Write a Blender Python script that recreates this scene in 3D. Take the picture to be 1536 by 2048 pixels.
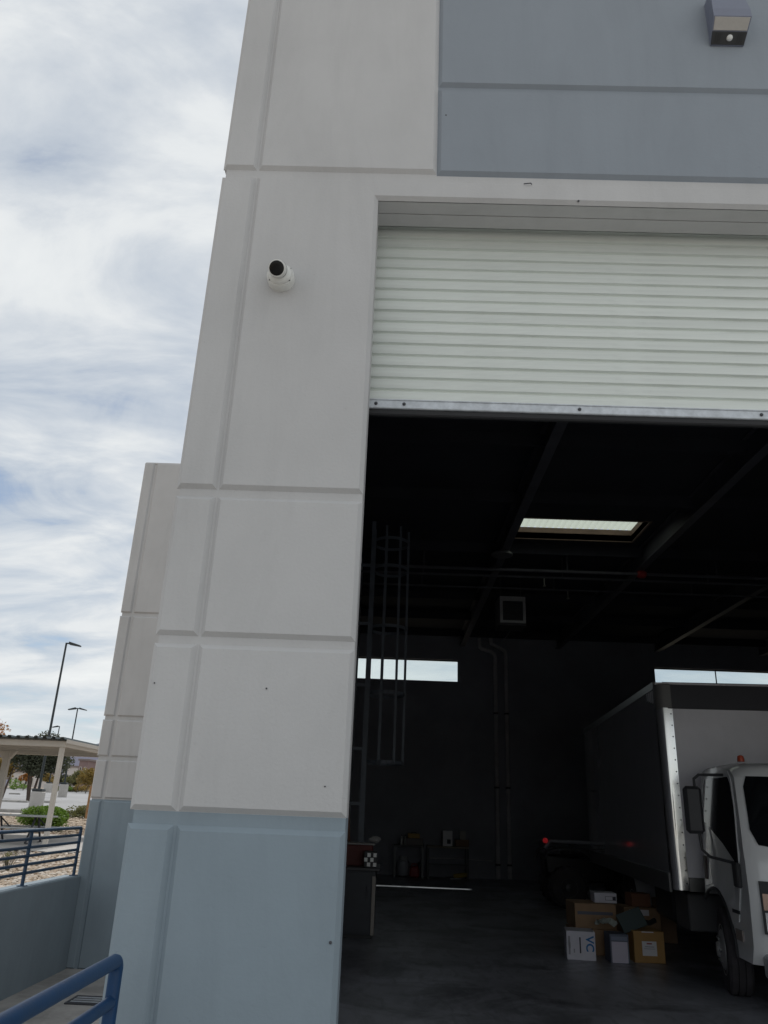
import bpy, math, random
from mathutils import Vector, Matrix

# ------------------------------------------------------------------ scene reset
for o in list(bpy.data.objects):
    bpy.data.objects.remove(o, do_unlink=True)
scene = bpy.context.scene
COL = scene.collection
R_ = math.radians

# ------------------------------------------------------------------ camera
FPX = 1538.0
EYE = Vector((0, 0, 1.55))
vz = Vector((161, -3975, 1538)).normalized()          # world up seen from the camera
vy = Vector((12, 595, 1538)); vy = (vy - vz * vz.dot(vy)).normalized()
vx = vy.cross(vz)
ROT = Matrix((vx, vy, vz))                             # camera axes -> world
right, down, fwd = (ROT.col[i].copy() for i in range(3))
cam_data = bpy.data.cameras.new('camera')
cam = bpy.data.objects.new('camera', cam_data)
COL.objects.link(cam)
cm = Matrix((right, -down, -fwd)).transposed().to_4x4()
cm.translation = EYE
cam.matrix_world = cm
cam_data.sensor_fit = 'HORIZONTAL'
cam_data.sensor_width = 36.0
cam_data.lens = 36.0 * FPX / 1536.0
cam_data.clip_start = 0.05
cam_data.clip_end = 30000
scene.camera = cam
scene.render.resolution_x, scene.render.resolution_y = 768, 1024

# ------------------------------------------------------------------ sky and sun
SUN_EL, SUN_AZ = 59.0, 0.6          # sun stands behind the building, azimuth from +Y towards -X
world = bpy.data.worlds.new('World')
scene.world = world
world.use_nodes = True
wn, wl = world.node_tree.nodes, world.node_tree.links
wn.clear()


def WN(t, **kw):
    n = wn.new(t)
    for k, v in kw.items():
        setattr(n, k, v)
    return n


def wmath(op, a, b=None, c=None):
    n = WN('ShaderNodeMath', operation=op)
    for i, v in enumerate((a, b, c)):
        if v is None:
            continue
        if isinstance(v, (int, float)):
            n.inputs[i].default_value = v
        else:
            wl.new(v, n.inputs[i])
    return n.outputs[0]


sky = WN('ShaderNodeTexSky', sky_type='NISHITA')
sky.sun_disc = False
sky.sun_elevation = R_(SUN_EL)
sky.sun_rotation = R_(-SUN_AZ)
sky.altitude = 600
sky.air_density = 1.0
sky.dust_density = 0.4
geo = WN('ShaderNodeNewGeometry')
tc = WN('ShaderNodeTexCoord')
sep = WN('ShaderNodeSeparateXYZ')
wl.new(tc.outputs['Generated'], sep.inputs[0])
zc = wmath('MAXIMUM', sep.outputs[2], 0.0)
zz = wmath('ADD', zc, 0.24)
px = wmath('DIVIDE', sep.outputs[0], zz)
py = wmath('DIVIDE', sep.outputs[1], zz)
comb = WN('ShaderNodeCombineXYZ')
wl.new(px, comb.inputs[0]); wl.new(py, comb.inputs[1])
mp = WN('ShaderNodeMapping')
mp.inputs['Rotation'].default_value = (0, 0, R_(28))
mp.inputs['Scale'].default_value = (0.70, 1.30, 1)
mp.inputs['Location'].default_value = (0.35, 0.2, 0)
wl.new(comb.outputs[0], mp.inputs[0])


def wnoise(scale, detail, rough, dist, vec):
    n = WN('ShaderNodeTexNoise', noise_dimensions='3D')
    n.inputs['Scale'].default_value = scale
    n.inputs['Detail'].default_value = detail
    n.inputs['Roughness'].default_value = rough
    n.inputs['Distortion'].default_value = dist
    wl.new(vec, n.inputs['Vector'])
    return n.outputs['Fac']


def wramp(fac, stops):
    r = WN('ShaderNodeValToRGB')
    els = r.color_ramp.elements
    while len(els) > 1:
        els.remove(els[-1])
    els[0].position, els[0].color = stops[0][0], (*stops[0][1], 1)
    for p, c in stops[1:]:
        e = els.new(p); e.color = (*c, 1)
    wl.new(fac, r.inputs[0])
    return r.outputs[0]


cover = wnoise(1.15, 8, 0.55, 0.5, mp.outputs[0])
fine = wnoise(3.4, 9, 0.58, 0.7, mp.outputs[0])
mix1 = wmath('MULTIPLY_ADD', fine, 0.45, wmath('MULTIPLY', cover, 0.75))
low = wmath('MULTIPLY', wmath('MINIMUM', wmath('MULTIPLY', zc, 7.0), 1.0), 0.08)
mask_in = wmath('ADD', mix1, low)
mask = wramp(mask_in, [(0.48, (0.0,) * 3), (0.60, (0.82,) * 3), (0.72, (1,) * 3)])
ccol = wramp(mix1, [(0.42, (4.3, 4.9, 5.6)), (0.53, (6.0, 6.5, 7.0)), (0.63, (7.8, 8.1, 8.3)), (0.80, (9.4, 9.6, 9.5))])
mixc = WN('ShaderNodeMixRGB')
wl.new(mask, mixc.inputs[0]); wl.new(sky.outputs[0], mixc.inputs[1]); wl.new(ccol, mixc.inputs[2])
bg = WN('ShaderNodeBackground')
bg.inputs['Strength'].default_value = 0.10
wl.new(mixc.outputs[0], bg.inputs['Color'])
wout = WN('ShaderNodeOutputWorld')
wl.new(bg.outputs[0], wout.inputs['Surface'])

sun_data = bpy.data.lights.new('sun', 'SUN')
sun_data.energy = 2.4
sun_data.angle = R_(1.0)
sun_data.color = (1.0, 0.96, 0.91)
sun = bpy.data.objects.new('sun', sun_data)
COL.objects.link(sun)
sdir = Vector((-math.sin(R_(SUN_AZ)) * math.cos(R_(SUN_EL)), math.cos(R_(SUN_AZ)) * math.cos(R_(SUN_EL)), math.sin(R_(SUN_EL))))
sun.rotation_euler = sdir.to_track_quat('Z', 'Y').to_euler()
sun.location = (0, 40, 60)

scene.view_settings.view_transform = 'Standard'
scene.view_settings.look = 'None'
scene.view_settings.exposure = 0.0
scene.view_settings.gamma = 1.0
scene.view_settings.use_curve_mapping = False
scene.render.engine = 'CYCLES'
scene.cycles.max_bounces = 10
scene.cycles.diffuse_bounces = 6
scene.cycles.transparent_max_bounces = 12


# ------------------------------------------------------------------ pixel -> place helpers
def ray(px, py):
    return ROT @ Vector(((px - 768) / FPX, (py - 1024) / FPX, 1.0))


def PY(px, py, Y):
    d = ray(px, py); return EYE + d * (Y / d.y)


def PZ(px, py, Z):
    d = ray(px, py); return EYE + d * ((Z - EYE.z) / d.z)


def PX(px, py, X):
    d = ray(px, py); return EYE + d * (X / d.x)


def terr(Y):
    if Y < 15: return 0.0
    if Y < 45: return 0.03 * (Y - 15)
    if Y < 140: return 0.9 + 0.02 * (Y - 45)
    return 2.8


def TR(px, py):
    d = ray(px, py); d = d / d.y
    Y = 10.0
    while Y < 400:
        p = EYE + d * Y
        if p.z <= terr(Y): return p
        Y += 0.05
    return EYE + d * 400


# ------------------------------------------------------------------ materials
MATS = {}


def M(name, col=(0.5, 0.5, 0.5), rough=0.6, metal=0.0, var=0.0, vscale=3.0, bump=0.0, bscale=60.0,
      emit=None, spec=0.5, coat=0.0, var2=None, streak=None, detail=6):
    if name in MATS: return MATS[name]
    m = bpy.data.materials.new(name)
    m.use_nodes = True
    nt = m.node_tree; n = nt.nodes; l = nt.links
    b = n['Principled BSDF']
    b.inputs['Base Color'].default_value = (*col, 1)
    b.inputs['Roughness'].default_value = rough
    b.inputs['Metallic'].default_value = metal
    b.inputs['Specular IOR Level'].default_value = spec
    b.inputs['Coat Weight'].default_value = coat
    if emit:
        b.inputs['Emission Color'].default_value = (*emit[0], 1)
        b.inputs['Emission Strength'].default_value = emit[1]
    if var or bump:
        t = n.new('ShaderNodeTexCoord')
        vec = t.outputs['Object']
        if streak:
            mpn = n.new('ShaderNodeMapping'); mpn.inputs['Scale'].default_value = streak
            l.new(vec, mpn.inputs[0]); vec = mpn.outputs[0]
    if var:
        nz = n.new('ShaderNodeTexNoise')
        nz.inputs['Scale'].default_value = vscale
        nz.inputs['Detail'].default_value = detail
        nz.inputs['Roughness'].default_value = 0.62
        l.new(vec, nz.inputs['Vector'])
        rp = n.new('ShaderNodeValToRGB')
        c0 = [max(0, c * (1 - var)) for c in col]; c1 = [min(1, c * (1 + var)) for c in col]
        if var2: c0 = var2
        rp.color_ramp.elements[0].position = 0.33; rp.color_ramp.elements[0].color = (*c0, 1)
        rp.color_ramp.elements[1].position = 0.67; rp.color_ramp.elements[1].color = (*c1, 1)
        l.new(nz.outputs['Fac'], rp.inputs[0])
        l.new(rp.outputs[0], b.inputs['Base Color'])
        mr = n.new('ShaderNodeMapRange')
        mr.inputs['To Min'].default_value = max(0.02, rough - 0.10); mr.inputs['To Max'].default_value = min(1, rough + 0.10)
        l.new(nz.outputs['Fac'], mr.inputs[0]); l.new(mr.outputs[0], b.inputs['Roughness'])
    if bump:
        nb = n.new('ShaderNodeTexNoise')
        nb.inputs['Scale'].default_value = bscale; nb.inputs['Detail'].default_value = 5
        l.new(t.outputs['Object'], nb.inputs['Vector'])
        bp = n.new('ShaderNodeBump'); bp.inputs['Strength'].default_value = bump; bp.inputs['Distance'].default_value = 0.01
        l.new(nb.outputs['Fac'], bp.inputs['Height']); l.new(bp.outputs[0], b.inputs['Normal'])
    MATS[name] = m
    return m


def glass_mat(name, tint, gloss_rough=0.02, ior=1.5):
    m = bpy.data.materials.new(name); m.use_nodes = True
    nt = m.node_tree; n = nt.nodes; l = nt.links
    n.remove(n['Principled BSDF'])
    tr = n.new('ShaderNodeBsdfTransparent'); tr.inputs[0].default_value = (*tint, 1)
    gl = n.new('ShaderNodeBsdfGlossy'); gl.inputs['Roughness'].default_value = gloss_rough
    fr = n.new('ShaderNodeFresnel'); fr.inputs[0].default_value = ior
    mx = n.new('ShaderNodeMixShader')
    l.new(fr.outputs[0], mx.inputs[0]); l.new(tr.outputs[0], mx.inputs[1]); l.new(gl.outputs[0], mx.inputs[2])
    l.new(mx.outputs[0], n['Material Output'].inputs['Surface'])
    MATS[name] = m
    return m


def translucent_mat(name, col):
    m = bpy.data.materials.new(name); m.use_nodes = True
    nt = m.node_tree; n = nt.nodes; l = nt.links
    n.remove(n['Principled BSDF'])
    tr = n.new('ShaderNodeBsdfTranslucent'); tr.inputs[0].default_value = (*col, 1)
    df = n.new('ShaderNodeBsdfDiffuse'); df.inputs[0].default_value = (*col, 1)
    mx = n.new('ShaderNodeMixShader'); mx.inputs[0].default_value = 0.25
    l.new(tr.outputs[0], mx.inputs[1]); l.new(df.outputs[0], mx.inputs[2])
    l.new(mx.outputs[0], n['Material Output'].inputs['Surface'])
    MATS[name] = m
    return m


def leaf_mat(name, col, var=0.45):
    m = M(name, col, 0.65, var=var, vscale=2.2)
    nt = m.node_tree; n = nt.nodes; l = nt.links
    b = n['Principled BSDF']
    out = n['Material Output']
    tr = n.new('ShaderNodeBsdfTranslucent'); tr.inputs[0].default_value = (col[0] * 1.5, col[1] * 1.5, col[2], 1)
    mx = n.new('ShaderNodeMixShader'); mx.inputs[0].default_value = 0.25
    l.new(b.outputs[0], mx.inputs[1]); l.new(tr.outputs[0], mx.inputs[2]); l.new(mx.outputs[0], out.inputs['Surface'])
    return m


WHITE = M('painted_concrete_white', (0.50, 0.497, 0.495), 0.82, var=0.05, vscale=1.1, bump=0.16, bscale=70)
GREYP = M('painted_concrete_grey', (0.25, 0.305, 0.345), 0.82, var=0.05, vscale=1.6, bump=0.12, bscale=55)
BLUEP = M('painted_concrete_blue_grey', (0.255, 0.285, 0.32), 0.82, var=0.04, vscale=1.3, bump=0.10, bscale=55)
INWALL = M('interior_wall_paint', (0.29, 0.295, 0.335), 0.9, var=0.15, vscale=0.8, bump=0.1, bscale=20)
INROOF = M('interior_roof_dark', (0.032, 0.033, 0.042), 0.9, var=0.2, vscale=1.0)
STEELD = M('dark_steel', (0.05, 0.052, 0.06), 0.5, metal=0.0, var=0.2, vscale=5)
FLOOR = M('polished_concrete_floor', (0.36, 0.37, 0.41), 0.36, var=0.32, vscale=0.9, bump=0.04, bscale=25, detail=9)
CONC = M('concrete_apron', (0.36, 0.345, 0.325), 0.85, var=0.16, vscale=0.9, bump=0.25, bscale=50)
CONCW = M('concrete_pale', (0.42, 0.40, 0.375), 0.85, var=0.10, vscale=1.5, bump=0.2, bscale=50)
GRAVEL = M('gravel_ground', (0.34, 0.27, 0.20), 0.95, var=0.35, vscale=7.0, bump=0.8, bscale=18)
LOT = M('parking_pavement', (0.30, 0.30, 0.305), 0.9, var=0.10, vscale=0.25, bump=0.1, bscale=30)
RAILB = M('railing_blue_paint', (0.008, 0.047, 0.13), 0.42, var=0.12, vscale=14, bump=0.05, bscale=90, spec=.4)
RAILN = M('railing_navy_paint', (0.02, 0.055, 0.11), 0.4, var=0.15, vscale=9, bump=0.05, bscale=90)
SLAT = M('roller_slat_white', (0.70, 0.74, 0.70), 0.55, var=0.05, vscale=6, streak=(0.15, 1, 6))
GALV = M('galvanised_bar', (0.52, 0.55, 0.58), 0.5, metal=0.35, var=0.16, vscale=22)
RUBBER = M('black_rubber', (0.02, 0.02, 0.022), 0.75, var=0.2, vscale=10)
BLACKP = M('black_plastic', (0.015, 0.016, 0.018), 0.45)
WHITEP = M('white_plastic', (0.72, 0.72, 0.70), 0.4)
CREAM = M('cream_painted_steel', (0.56, 0.53, 0.48), 0.6, var=0.05, vscale=2)


def add_stains(m, scale, lo, hi, dark, vec_scale=(1, 1, 1), seed=0.0, rough=None):
    """irregular stains and wear multiplied over a material's colour"""
    nt = m.node_tree; n = nt.nodes; l = nt.links
    b = n['Principled BSDF']
    t = n.new('ShaderNodeTexCoord'); mp_ = n.new('ShaderNodeMapping')
    mp_.inputs['Scale'].default_value = vec_scale; mp_.inputs['Location'].default_value = (seed, seed * 1.7, seed * .3)
    l.new(t.outputs['Object'], mp_.inputs[0])
    nz = n.new('ShaderNodeTexNoise'); nz.inputs['Scale'].default_value = scale; nz.inputs['Detail'].default_value = 9
    nz.inputs['Roughness'].default_value = .66; nz.inputs['Distortion'].default_value = .8
    l.new(mp_.outputs[0], nz.inputs['Vector'])
    rp = n.new('ShaderNodeValToRGB')
    rp.color_ramp.elements[0].position = lo; rp.color_ramp.elements[0].color = (dark, dark, dark, 1)
    rp.color_ramp.elements[1].position = hi; rp.color_ramp.elements[1].color = (1, 1, 1, 1)
    l.new(nz.outputs['Fac'], rp.inputs[0])
    mx = n.new('ShaderNodeMixRGB'); mx.blend_type = 'MULTIPLY'; mx.inputs[0].default_value = 1
    src = b.inputs['Base Color'].links[0].from_socket
    l.new(src, mx.inputs[1]); l.new(rp.outputs[0], mx.inputs[2]); l.new(mx.outputs[0], b.inputs['Base Color'])


add_stains(FLOOR, 1.1, .36, .52, .45, seed=3.1)
add_stains(FLOOR, 5.0, .38, .50, .72, vec_scale=(1, .35, 1), seed=8.4)
for m_ in (WHITE, GREYP, BLUEP):
    add_stains(m_, 2.2, .30, .55, .93, vec_scale=(1.6, 1.6, .28), seed=1.3)
    add_stains(m_, 38.0, .26, .34, .86, seed=5.0)
add_stains(CONC, 1.6, .36, .55, .72, seed=2.0)
add_stains(SLAT, 9.0, .34, .50, .90, vec_scale=(.25, 1, 2.2), seed=4.0)
nt_ = SLAT.node_tree
oi = nt_.nodes.new('ShaderNodeObjectInfo'); mr_ = nt_.nodes.new('ShaderNodeMapRange')
mr_.inputs['To Min'].default_value = .93; mr_.inputs['To Max'].default_value = 1.0
nt_.links.new(oi.outputs['Random'], mr_.inputs[0])
mx_ = nt_.nodes.new('ShaderNodeMixRGB'); mx_.blend_type = 'MULTIPLY'; mx_.inputs[0].default_value = 1
nt_.links.new(nt_.nodes['Principled BSDF'].inputs['Base Color'].links[0].from_socket, mx_.inputs[1])
nt_.links.new(mr_.outputs[0], mx_.inputs[2]); nt_.links.new(mx_.outputs[0], nt_.nodes['Principled BSDF'].inputs['Base Color'])


# ------------------------------------------------------------------ mesh builder
class MB:
    def __init__(s): s.v, s.f = [], []

    def add(s, vs, fs):
        k = len(s.v); s.v += [tuple(p) for p in vs]; s.f += [tuple(i + k for i in f) for f in fs]; return s

    def box(s, x0, x1, y0, y1, z0, z1):
        vs = [(x0, y0, z0), (x1, y0, z0), (x1, y1, z0), (x0, y1, z0), (x0, y0, z1), (x1, y0, z1), (x1, y1, z1), (x0, y1, z1)]
        return s.add(vs, [(0, 3, 2, 1), (4, 5, 6, 7), (0, 1, 5, 4), (1, 2, 6, 5), (2, 3, 7, 6), (3, 0, 4, 7)])

    def cbox(s, x0, x1, y0, y1, z0, z1, c=0.005):
        """box with chamfered edges"""
        c = min(c, (x1 - x0) * .45, (y1 - y0) * .45, (z1 - z0) * .45)
        vs = []; idx = {}
        X, Y, Z = (x0, x1), (y0, y1), (z0, z1)
        for i in (0, 1):
            for j in (0, 1):
                for k in (0, 1):
                    sx, sy, sz = (1, -1)[i] * c, (1, -1)[j] * c, (1, -1)[k] * c
                    for a, p in (('x', (X[i], Y[j] + sy, Z[k] + sz)), ('y', (X[i] + sx, Y[j], Z[k] + sz)), ('z', (X[i] + sx, Y[j] + sy, Z[k]))):
                        idx[(i, j, k, a)] = len(vs); vs.append(p)
        fs = []
        g = lambda i, j, k, a: idx[(i, j, k, a)]
        for i in (0, 1):
            q = [g(i, 0, 0, 'x'), g(i, 1, 0, 'x'), g(i, 1, 1, 'x'), g(i, 0, 1, 'x')]; fs.append(tuple(q if i else q[::-1]))
            q = [g(0, i, 0, 'y'), g(0, i, 1, 'y'), g(1, i, 1, 'y'), g(1, i, 0, 'y')]; fs.append(tuple(q if i else q[::-1]))
            q = [g(0, 0, i, 'z'), g(1, 0, i, 'z'), g(1, 1, i, 'z'), g(0, 1, i, 'z')]; fs.append(tuple(q if i else q[::-1]))
        ctr = Vector(((x0 + x1) / 2, (y0 + y1) / 2, (z0 + z1) / 2))

        def orient(q):
            a, b, d = (Vector(vs[q[0]]), Vector(vs[q[1]]), Vector(vs[q[2]]))
            nrm = (b - a).cross(d - a)
            return q if nrm.dot((a + d) / 2 - ctr) > 0 else q[::-1]
        for i in (0, 1):
            for j in (0, 1):
                fs.append(orient((g(i, j, 0, 'x'), g(i, j, 1, 'x'), g(i, j, 1, 'y'), g(i, j, 0, 'y'))))
                fs.append(orient((g(i, 0, j, 'x'), g(i, 1, j, 'x'), g(i, 1, j, 'z'), g(i, 0, j, 'z'))))
                fs.append(orient((g(0, i, j, 'y'), g(1, i, j, 'y'), g(1, i, j, 'z'), g(0, i, j, 'z'))))
                for k in (0, 1):
                    fs.append(orient((g(i, j, k, 'x'), g(i, j, k, 'y'), g(i, j, k, 'z'))))
        return s.add(vs, [orient(f) for f in fs])

    def tube(s, pts, r, n=10, caps=True):
        pts = [Vector(p) for p in pts]
        rs = r if isinstance(r, (list, tuple)) else [r] * len(pts)
        vs, fs = [], []
        ref = None
        for i, p in enumerate(pts):
            if i == 0: t = pts[1] - pts[0]
            elif i == len(pts) - 1: t = pts[-1] - pts[-2]
            else: t = (pts[i + 1] - p).normalized() + (p - pts[i - 1]).normalized()
            t = t.normalized()
            if ref is None: ref = Vector((0, 0, 1)) if abs(t.z) < .9 else Vector((1, 0, 0))
            a = (ref - t * ref.dot(t)).normalized(); ref = a
            b = t.cross(a)
            for k in range(n):
                an = 2 * math.pi * k / n
                vs.append(p + (a * math.cos(an) + b * math.sin(an)) * rs[i])
        for i in range(len(pts) - 1):
            for k in range(n):
                k2 = (k + 1) % n
                fs.append((i * n + k, i * n + k2, (i + 1) * n + k2, (i + 1) * n + k))
        if caps:
            fs.append(tuple(range(n - 1, -1, -1))); fs.append(tuple((len(pts) - 1) * n + k for k in range(n)))
        return s.add(vs, fs)

    def lathe(s, prof, axis='z', c=(0, 0, 0), n=24):
        """prof: (radius, height) pairs along the axis"""
        vs, fs = [], []
        for r, h in prof:
            for k in range(n):
                an = 2 * math.pi * k / n
                u, w = r * math.cos(an), r * math.sin(an)
                p = {'z': (u, w, h), 'x': (h, u, w), 'y': (w, h, u)}[axis]
                vs.append((p[0] + c[0], p[1] + c[1], p[2] + c[2]))
        for i in range(len(prof) - 1):
            for k in range(n):
                k2 = (k + 1) % n
                fs.append((i * n + k, i * n + k2, (i + 1) * n + k2, (i + 1) * n + k))
        fs.append(tuple(range(n - 1, -1, -1))); fs.append(tuple((len(prof) - 1) * n + k for k in range(n)))
        return s.add(vs, fs)

    def slab(s, poly, y_front, y_back, c=0.0, front=-1):
        """extruded x-z polygon (CCW seen from -Y) with a chamfered front edge, facing -Y"""
        n = len(poly)
        ins = []
        for i in range(n):
            a, b, d = Vector(poly[i - 1]), Vector(poly[i]), Vector(poly[(i + 1) % n])
            e1, e2 = (b - a).normalized(), (d - b).normalized()
            n1, n2 = Vector((-e1.y, e1.x)), Vector((-e2.y, e2.x))
            k = 1 + n1.dot(n2)
            ins.append(b + (n1 + n2) * (c / k))
        vs = [(p.x, y_front, p.y) for p in ins] + [(p[0], y_front + (c if c else 0.0001), p[1]) for p in poly] + [(p[0], y_back, p[1]) for p in poly]
        fs = [tuple(range(n)), tuple(2 * n + i for i in range(n - 1, -1, -1))]
        for i in range(n):
            j = (i + 1) % n
            fs.append((i, n + i, n + j, j)); fs.append((n + i, 2 * n + i, 2 * n + j, n + j))
        return s.add(vs, fs)

    def prism_x(s, prof, x0, x1):
        """closed (y,z) polygon extruded along x"""
        n = len(prof)
        vs = [(x0, p[0], p[1]) for p in prof] + [(x1, p[0], p[1]) for p in prof]
        fs = [tuple(range(n - 1, -1, -1)), tuple(n + i for i in range(n))]
        for i in range(n):
            j = (i + 1) % n
            fs.append((i, j, n + j, n + i))
        return s.add(vs, fs)

    def xf(s, mat):
        s.v = [tuple(mat @ Vector(p)) for p in s.v]; return s


WM = {}


def tag(o, label, cat, group=None, kind=None):
    o['label'] = label; o['category'] = cat
    if group: o['group'] = group
    if kind: o['kind'] = kind
    return o


def empty(name, loc, label, cat, rz=0.0, group=None):
    o = bpy.data.objects.new(name, None)
    COL.objects.link(o)
    o.location = loc; o.rotation_euler = (0, 0, rz)
    o.empty_display_size = 0.2
    WM[o.name] = Matrix.Translation(Vector(loc)) @ Matrix.Rotation(rz, 4, 'Z')
    return tag(o, label, cat, group)


def obj(name, mb, mat, parent=None, smooth=False, local=False, label=None, fix=False):
    """one mesh object; verts are in world space unless local"""
    me = bpy.data.meshes.new(name)
    me.from_pydata(mb.v, [], mb.f)
    me.materials.append(mat)
    if fix:
        import bmesh
        bm = bmesh.new(); bm.from_mesh(me); bmesh.ops.recalc_face_normals(bm, faces=bm.faces); bm.to_mesh(me); bm.free()
    if smooth:
        me.polygons.foreach_set('use_smooth', [True] * len(me.polygons))
        try: me.set_sharp_from_angle(angle=R_(38))
        except Exception: pass
    me.update()
    o = bpy.data.objects.new(name, me)
    COL.objects.link(o)
    if parent is not None:
        o.parent = parent
        if not local:
            o.matrix_parent_inverse = WM[parent.name].inverted() if parent.name in WM else Matrix.Identity(4)
        WM[o.name] = Matrix.Identity(4) if not local else WM.get(parent.name, Matrix.Identity(4))
    else:
        WM[o.name] = Matrix.Identity(4)
    if label: o['label'] = label
    return o


def struct(name, mb, mat, **kw):
    o = obj(name, mb, mat, **kw); o['kind'] = 'structure'; return o


def rect(x0, x1, z0, z1): return [(x0, z0), (x1, z0), (x1, z1), (x0, z1)]


def quad(px0, px1, y, z0, z1): return MB().add([(px0, y, z0), (px1, y, z0), (px1, y, z1), (px0, y, z1)], [(0, 1, 2, 3)])


rnd = random.Random(7)

# =================================================================== GROUND AND PAVING
YF = 3.10            # facade plane
YB = 21.6            # back wall inner face
XL = -0.985          # left edge of the near pier
YW = 15.2            # wing facade plane
XWL = -5.58          # left edge of the wing
DOCK = -1.22

gx = [-9000, -3000, -900, -300, -120, -60, -40, -30, -22, -16, -12, -8, -5.72, -0.80, 6, 14.5, 40, 120, 400, 1500, 9000]
gy = [-9000, -2000, -400, -100, -40, -25, -10, 0, 8, 15.35, 22, 30, 38, 45, 60, 80, 110, 140, 220, 500, 1500, 4000, 12000]
mb = MB(); gi = {}
for i, x in enumerate(gx):
    for j, y in enumerate(gy):
        z = terr(y) if x < -5 else (terr(y) if y > 30 else -0.03)
        gi[(i, j)] = len(mb.v); mb.v.append((x, y, z))
for i in range(len(gx) - 1):
    for j in range(len(gy) - 1):
        if gx[i] == -5.72 and -25 <= gy[j] < 15.2: continue
        mb.f.append((gi[(i, j)], gi[(i + 1, j)], gi[(i + 1, j + 1)], gi[(i, j + 1)]))
struct('ground', mb, GRAVEL)

APR = M('apron_concrete', (0.52, 0.505, 0.48), 0.85, var=0.12, vscale=0.7, bump=0.2, bscale=50)
struct('apron', MB().add([(-0.62, -90, 0), (90, -90, 0), (90, 3.2, 0), (-0.62, 3.2, 0)], [(0, 1, 2, 3)]), APR)  # unseen yard, enlarged and paled to bounce light onto the facade
struct('dock_floor', MB().add([(-5.75, -25.2, DOCK), (-0.6, -25.2, DOCK), (-0.6, 15.4, DOCK), (-5.75, 15.4, DOCK)], [(0, 1, 2, 3)]), CONC)
struct('warehouse_floor', MB().add([(-0.9, 3.2, 0.004), (14.2, 3.2, 0.004), (14.2, YB + .1, 0.004), (-0.9, YB + .1, 0.004), (-0.9, 15.42, 0.004), (-5.5, YB + .1, 0.004), (-5.5, 15.42, 0.004)], [(0, 1, 2, 3, 5, 6, 4)]), FLOOR)

# =================================================================== WAREHOUSE (near block)
wh = empty('warehouse', (XL, YF, 0), 'white and grey concrete warehouse with a half open roller door and reveal grooves', 'warehouse')
G = 0.019
YC = YF + G          # groove floor plane
TOP = 7.0  # parapet out of view, set low so sun reaches the nearby apron
OPX0, OPX1, OPZ = -0.163, 6.0, 4.475
XR = 7.2             # right end of the modelled front wall pier; wall runs on to 14.2


def wpart(name, mb, mat, **kw): return obj(name, mb, mat, wh, **kw)


# wall bodies behind the panels
wpart('wall_core', MB().box(XL + .016, OPX0 - .002, YC, 3.30, -0.02, 1.514), GREYP)
wpart('wall_core', MB().box(XL + .016, OPX0 - .002, YC, 3.30, 1.514, TOP - .03), WHITE)
for ya, yb in ((YC, 3.205), (3.211, 3.30)):
    wpart('lintel_core', MB().box(OPX0 - .002, OPX1 + .002, ya, yb, OPZ, 4.648), WHITE)
wpart('wall_core', MB().box(OPX0 - .002, 0.136, YC, 3.30, 4.648, TOP - .03), WHITE)
wpart('wall_core', MB().box(0.136, 14.2, YC + .001, 3.30, 4.648, TOP - .03), BLUEP)
wpart('wall_core', MB().box(OPX1 + .002, 14.2, YC, 3.30, 1.514, 4.648), WHITE)
wpart('wall_core', MB().box(OPX1 + .002, 14.2, YC, 3.30, -0.02, 1.514), GREYP)

HG = 0.040           # half width of the horizontal reveals
AX0, AX1 = XL, -0.808
BX0, BX1 = -0.799, OPX0
rows = [(0.0, 1.467, GREYP), (1.515, 2.150, WHITE), (2.183, 2.800, WHITE), (2.836, 4.605, WHITE), (4.657, TOP, WHITE)]
for i, (z0, z1, m) in enumerate(rows):
    yb = 3.29
    # corner column wraps round the left edge of the pier
    wpart('panel', MB().slab(rect(AX0, AX1, z0, z1), YF, YC + .004, G), m)
    mbx = MB(); mbx.slab(rect(AX0 + .0, AX0 + .06, z0 + .015, z1 - .015), YF + G, yb, 0)
    wpart('panel_return', mbx, m)
    if i in (0, 1, 2):
        wpart('panel', MB().slab(rect(BX0, BX1, z0, z1), YF, YC + .004, G), m)
# the tall panel turns the corner and runs over the door as its lintel
z0, z1 = rows[3][0], rows[3][1]
wpart('lintel_panel', MB().slab([(BX0, z0), (BX1, z0), (BX1, OPZ), (OPX1, OPZ), (OPX1, z0), (XR, z0), (XR, z1), (BX0, z1)], YF, YC + .004, G), WHITE)
wpart('panel', MB().slab(rect(BX0, 0.134, 4.657, TOP), YF, YC + .004, G), WHITE)
for zz0, zz1 in ((4.652, 5.258), (5.282, TOP)):
    wpart('panel', MB().slab(rect(0.138, 14.2, zz0, zz1), YF + .001, YC + .005, G), BLUEP)
for zz0, zz1, m in ((0, 1.467, GREYP), (1.515, 2.150, WHITE), (2.183, 2.800, WHITE)):
    wpart('panel', MB().slab(rect(OPX1, XR, zz0, zz1), YF, YC + .004, G), m)
wpart('parapet_cap', MB().cbox(XL + .01, 14.2, YF + .03, 3.32, TOP - .03, TOP + .02, .01), WHITE)

# side and back walls, roof
wpart('side_wall', MB().box(XL + .03, XL + .23, 3.30, YW + .2, -1.3, TOP - .05), WHITE)
WZ0, WZ1 = 4.905, 5.53
wins = [(-1.25, 1.797), (7.216, 10.6)]
xs = [-5.55, wins[0][0], wins[0][1], wins[1][0], wins[1][1], 14.2]
yb0, yb1 = YB, YB + .14
mb = MB()
mb.box(xs[0], xs[5], yb0, yb1, -0.02, WZ0); mb.box(xs[0], xs[5], yb0, yb1, WZ1, TOP - .05)
for a, b in ((0, 1), (2, 3), (4, 5)): mb.box(xs[a], xs[b], yb0, yb1, WZ0, WZ1)
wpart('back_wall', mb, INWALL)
wpart('side_wall', MB().box(14.2, 14.4, 3.1, YB + .14, -0.02, TOP - .05), INWALL)
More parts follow.
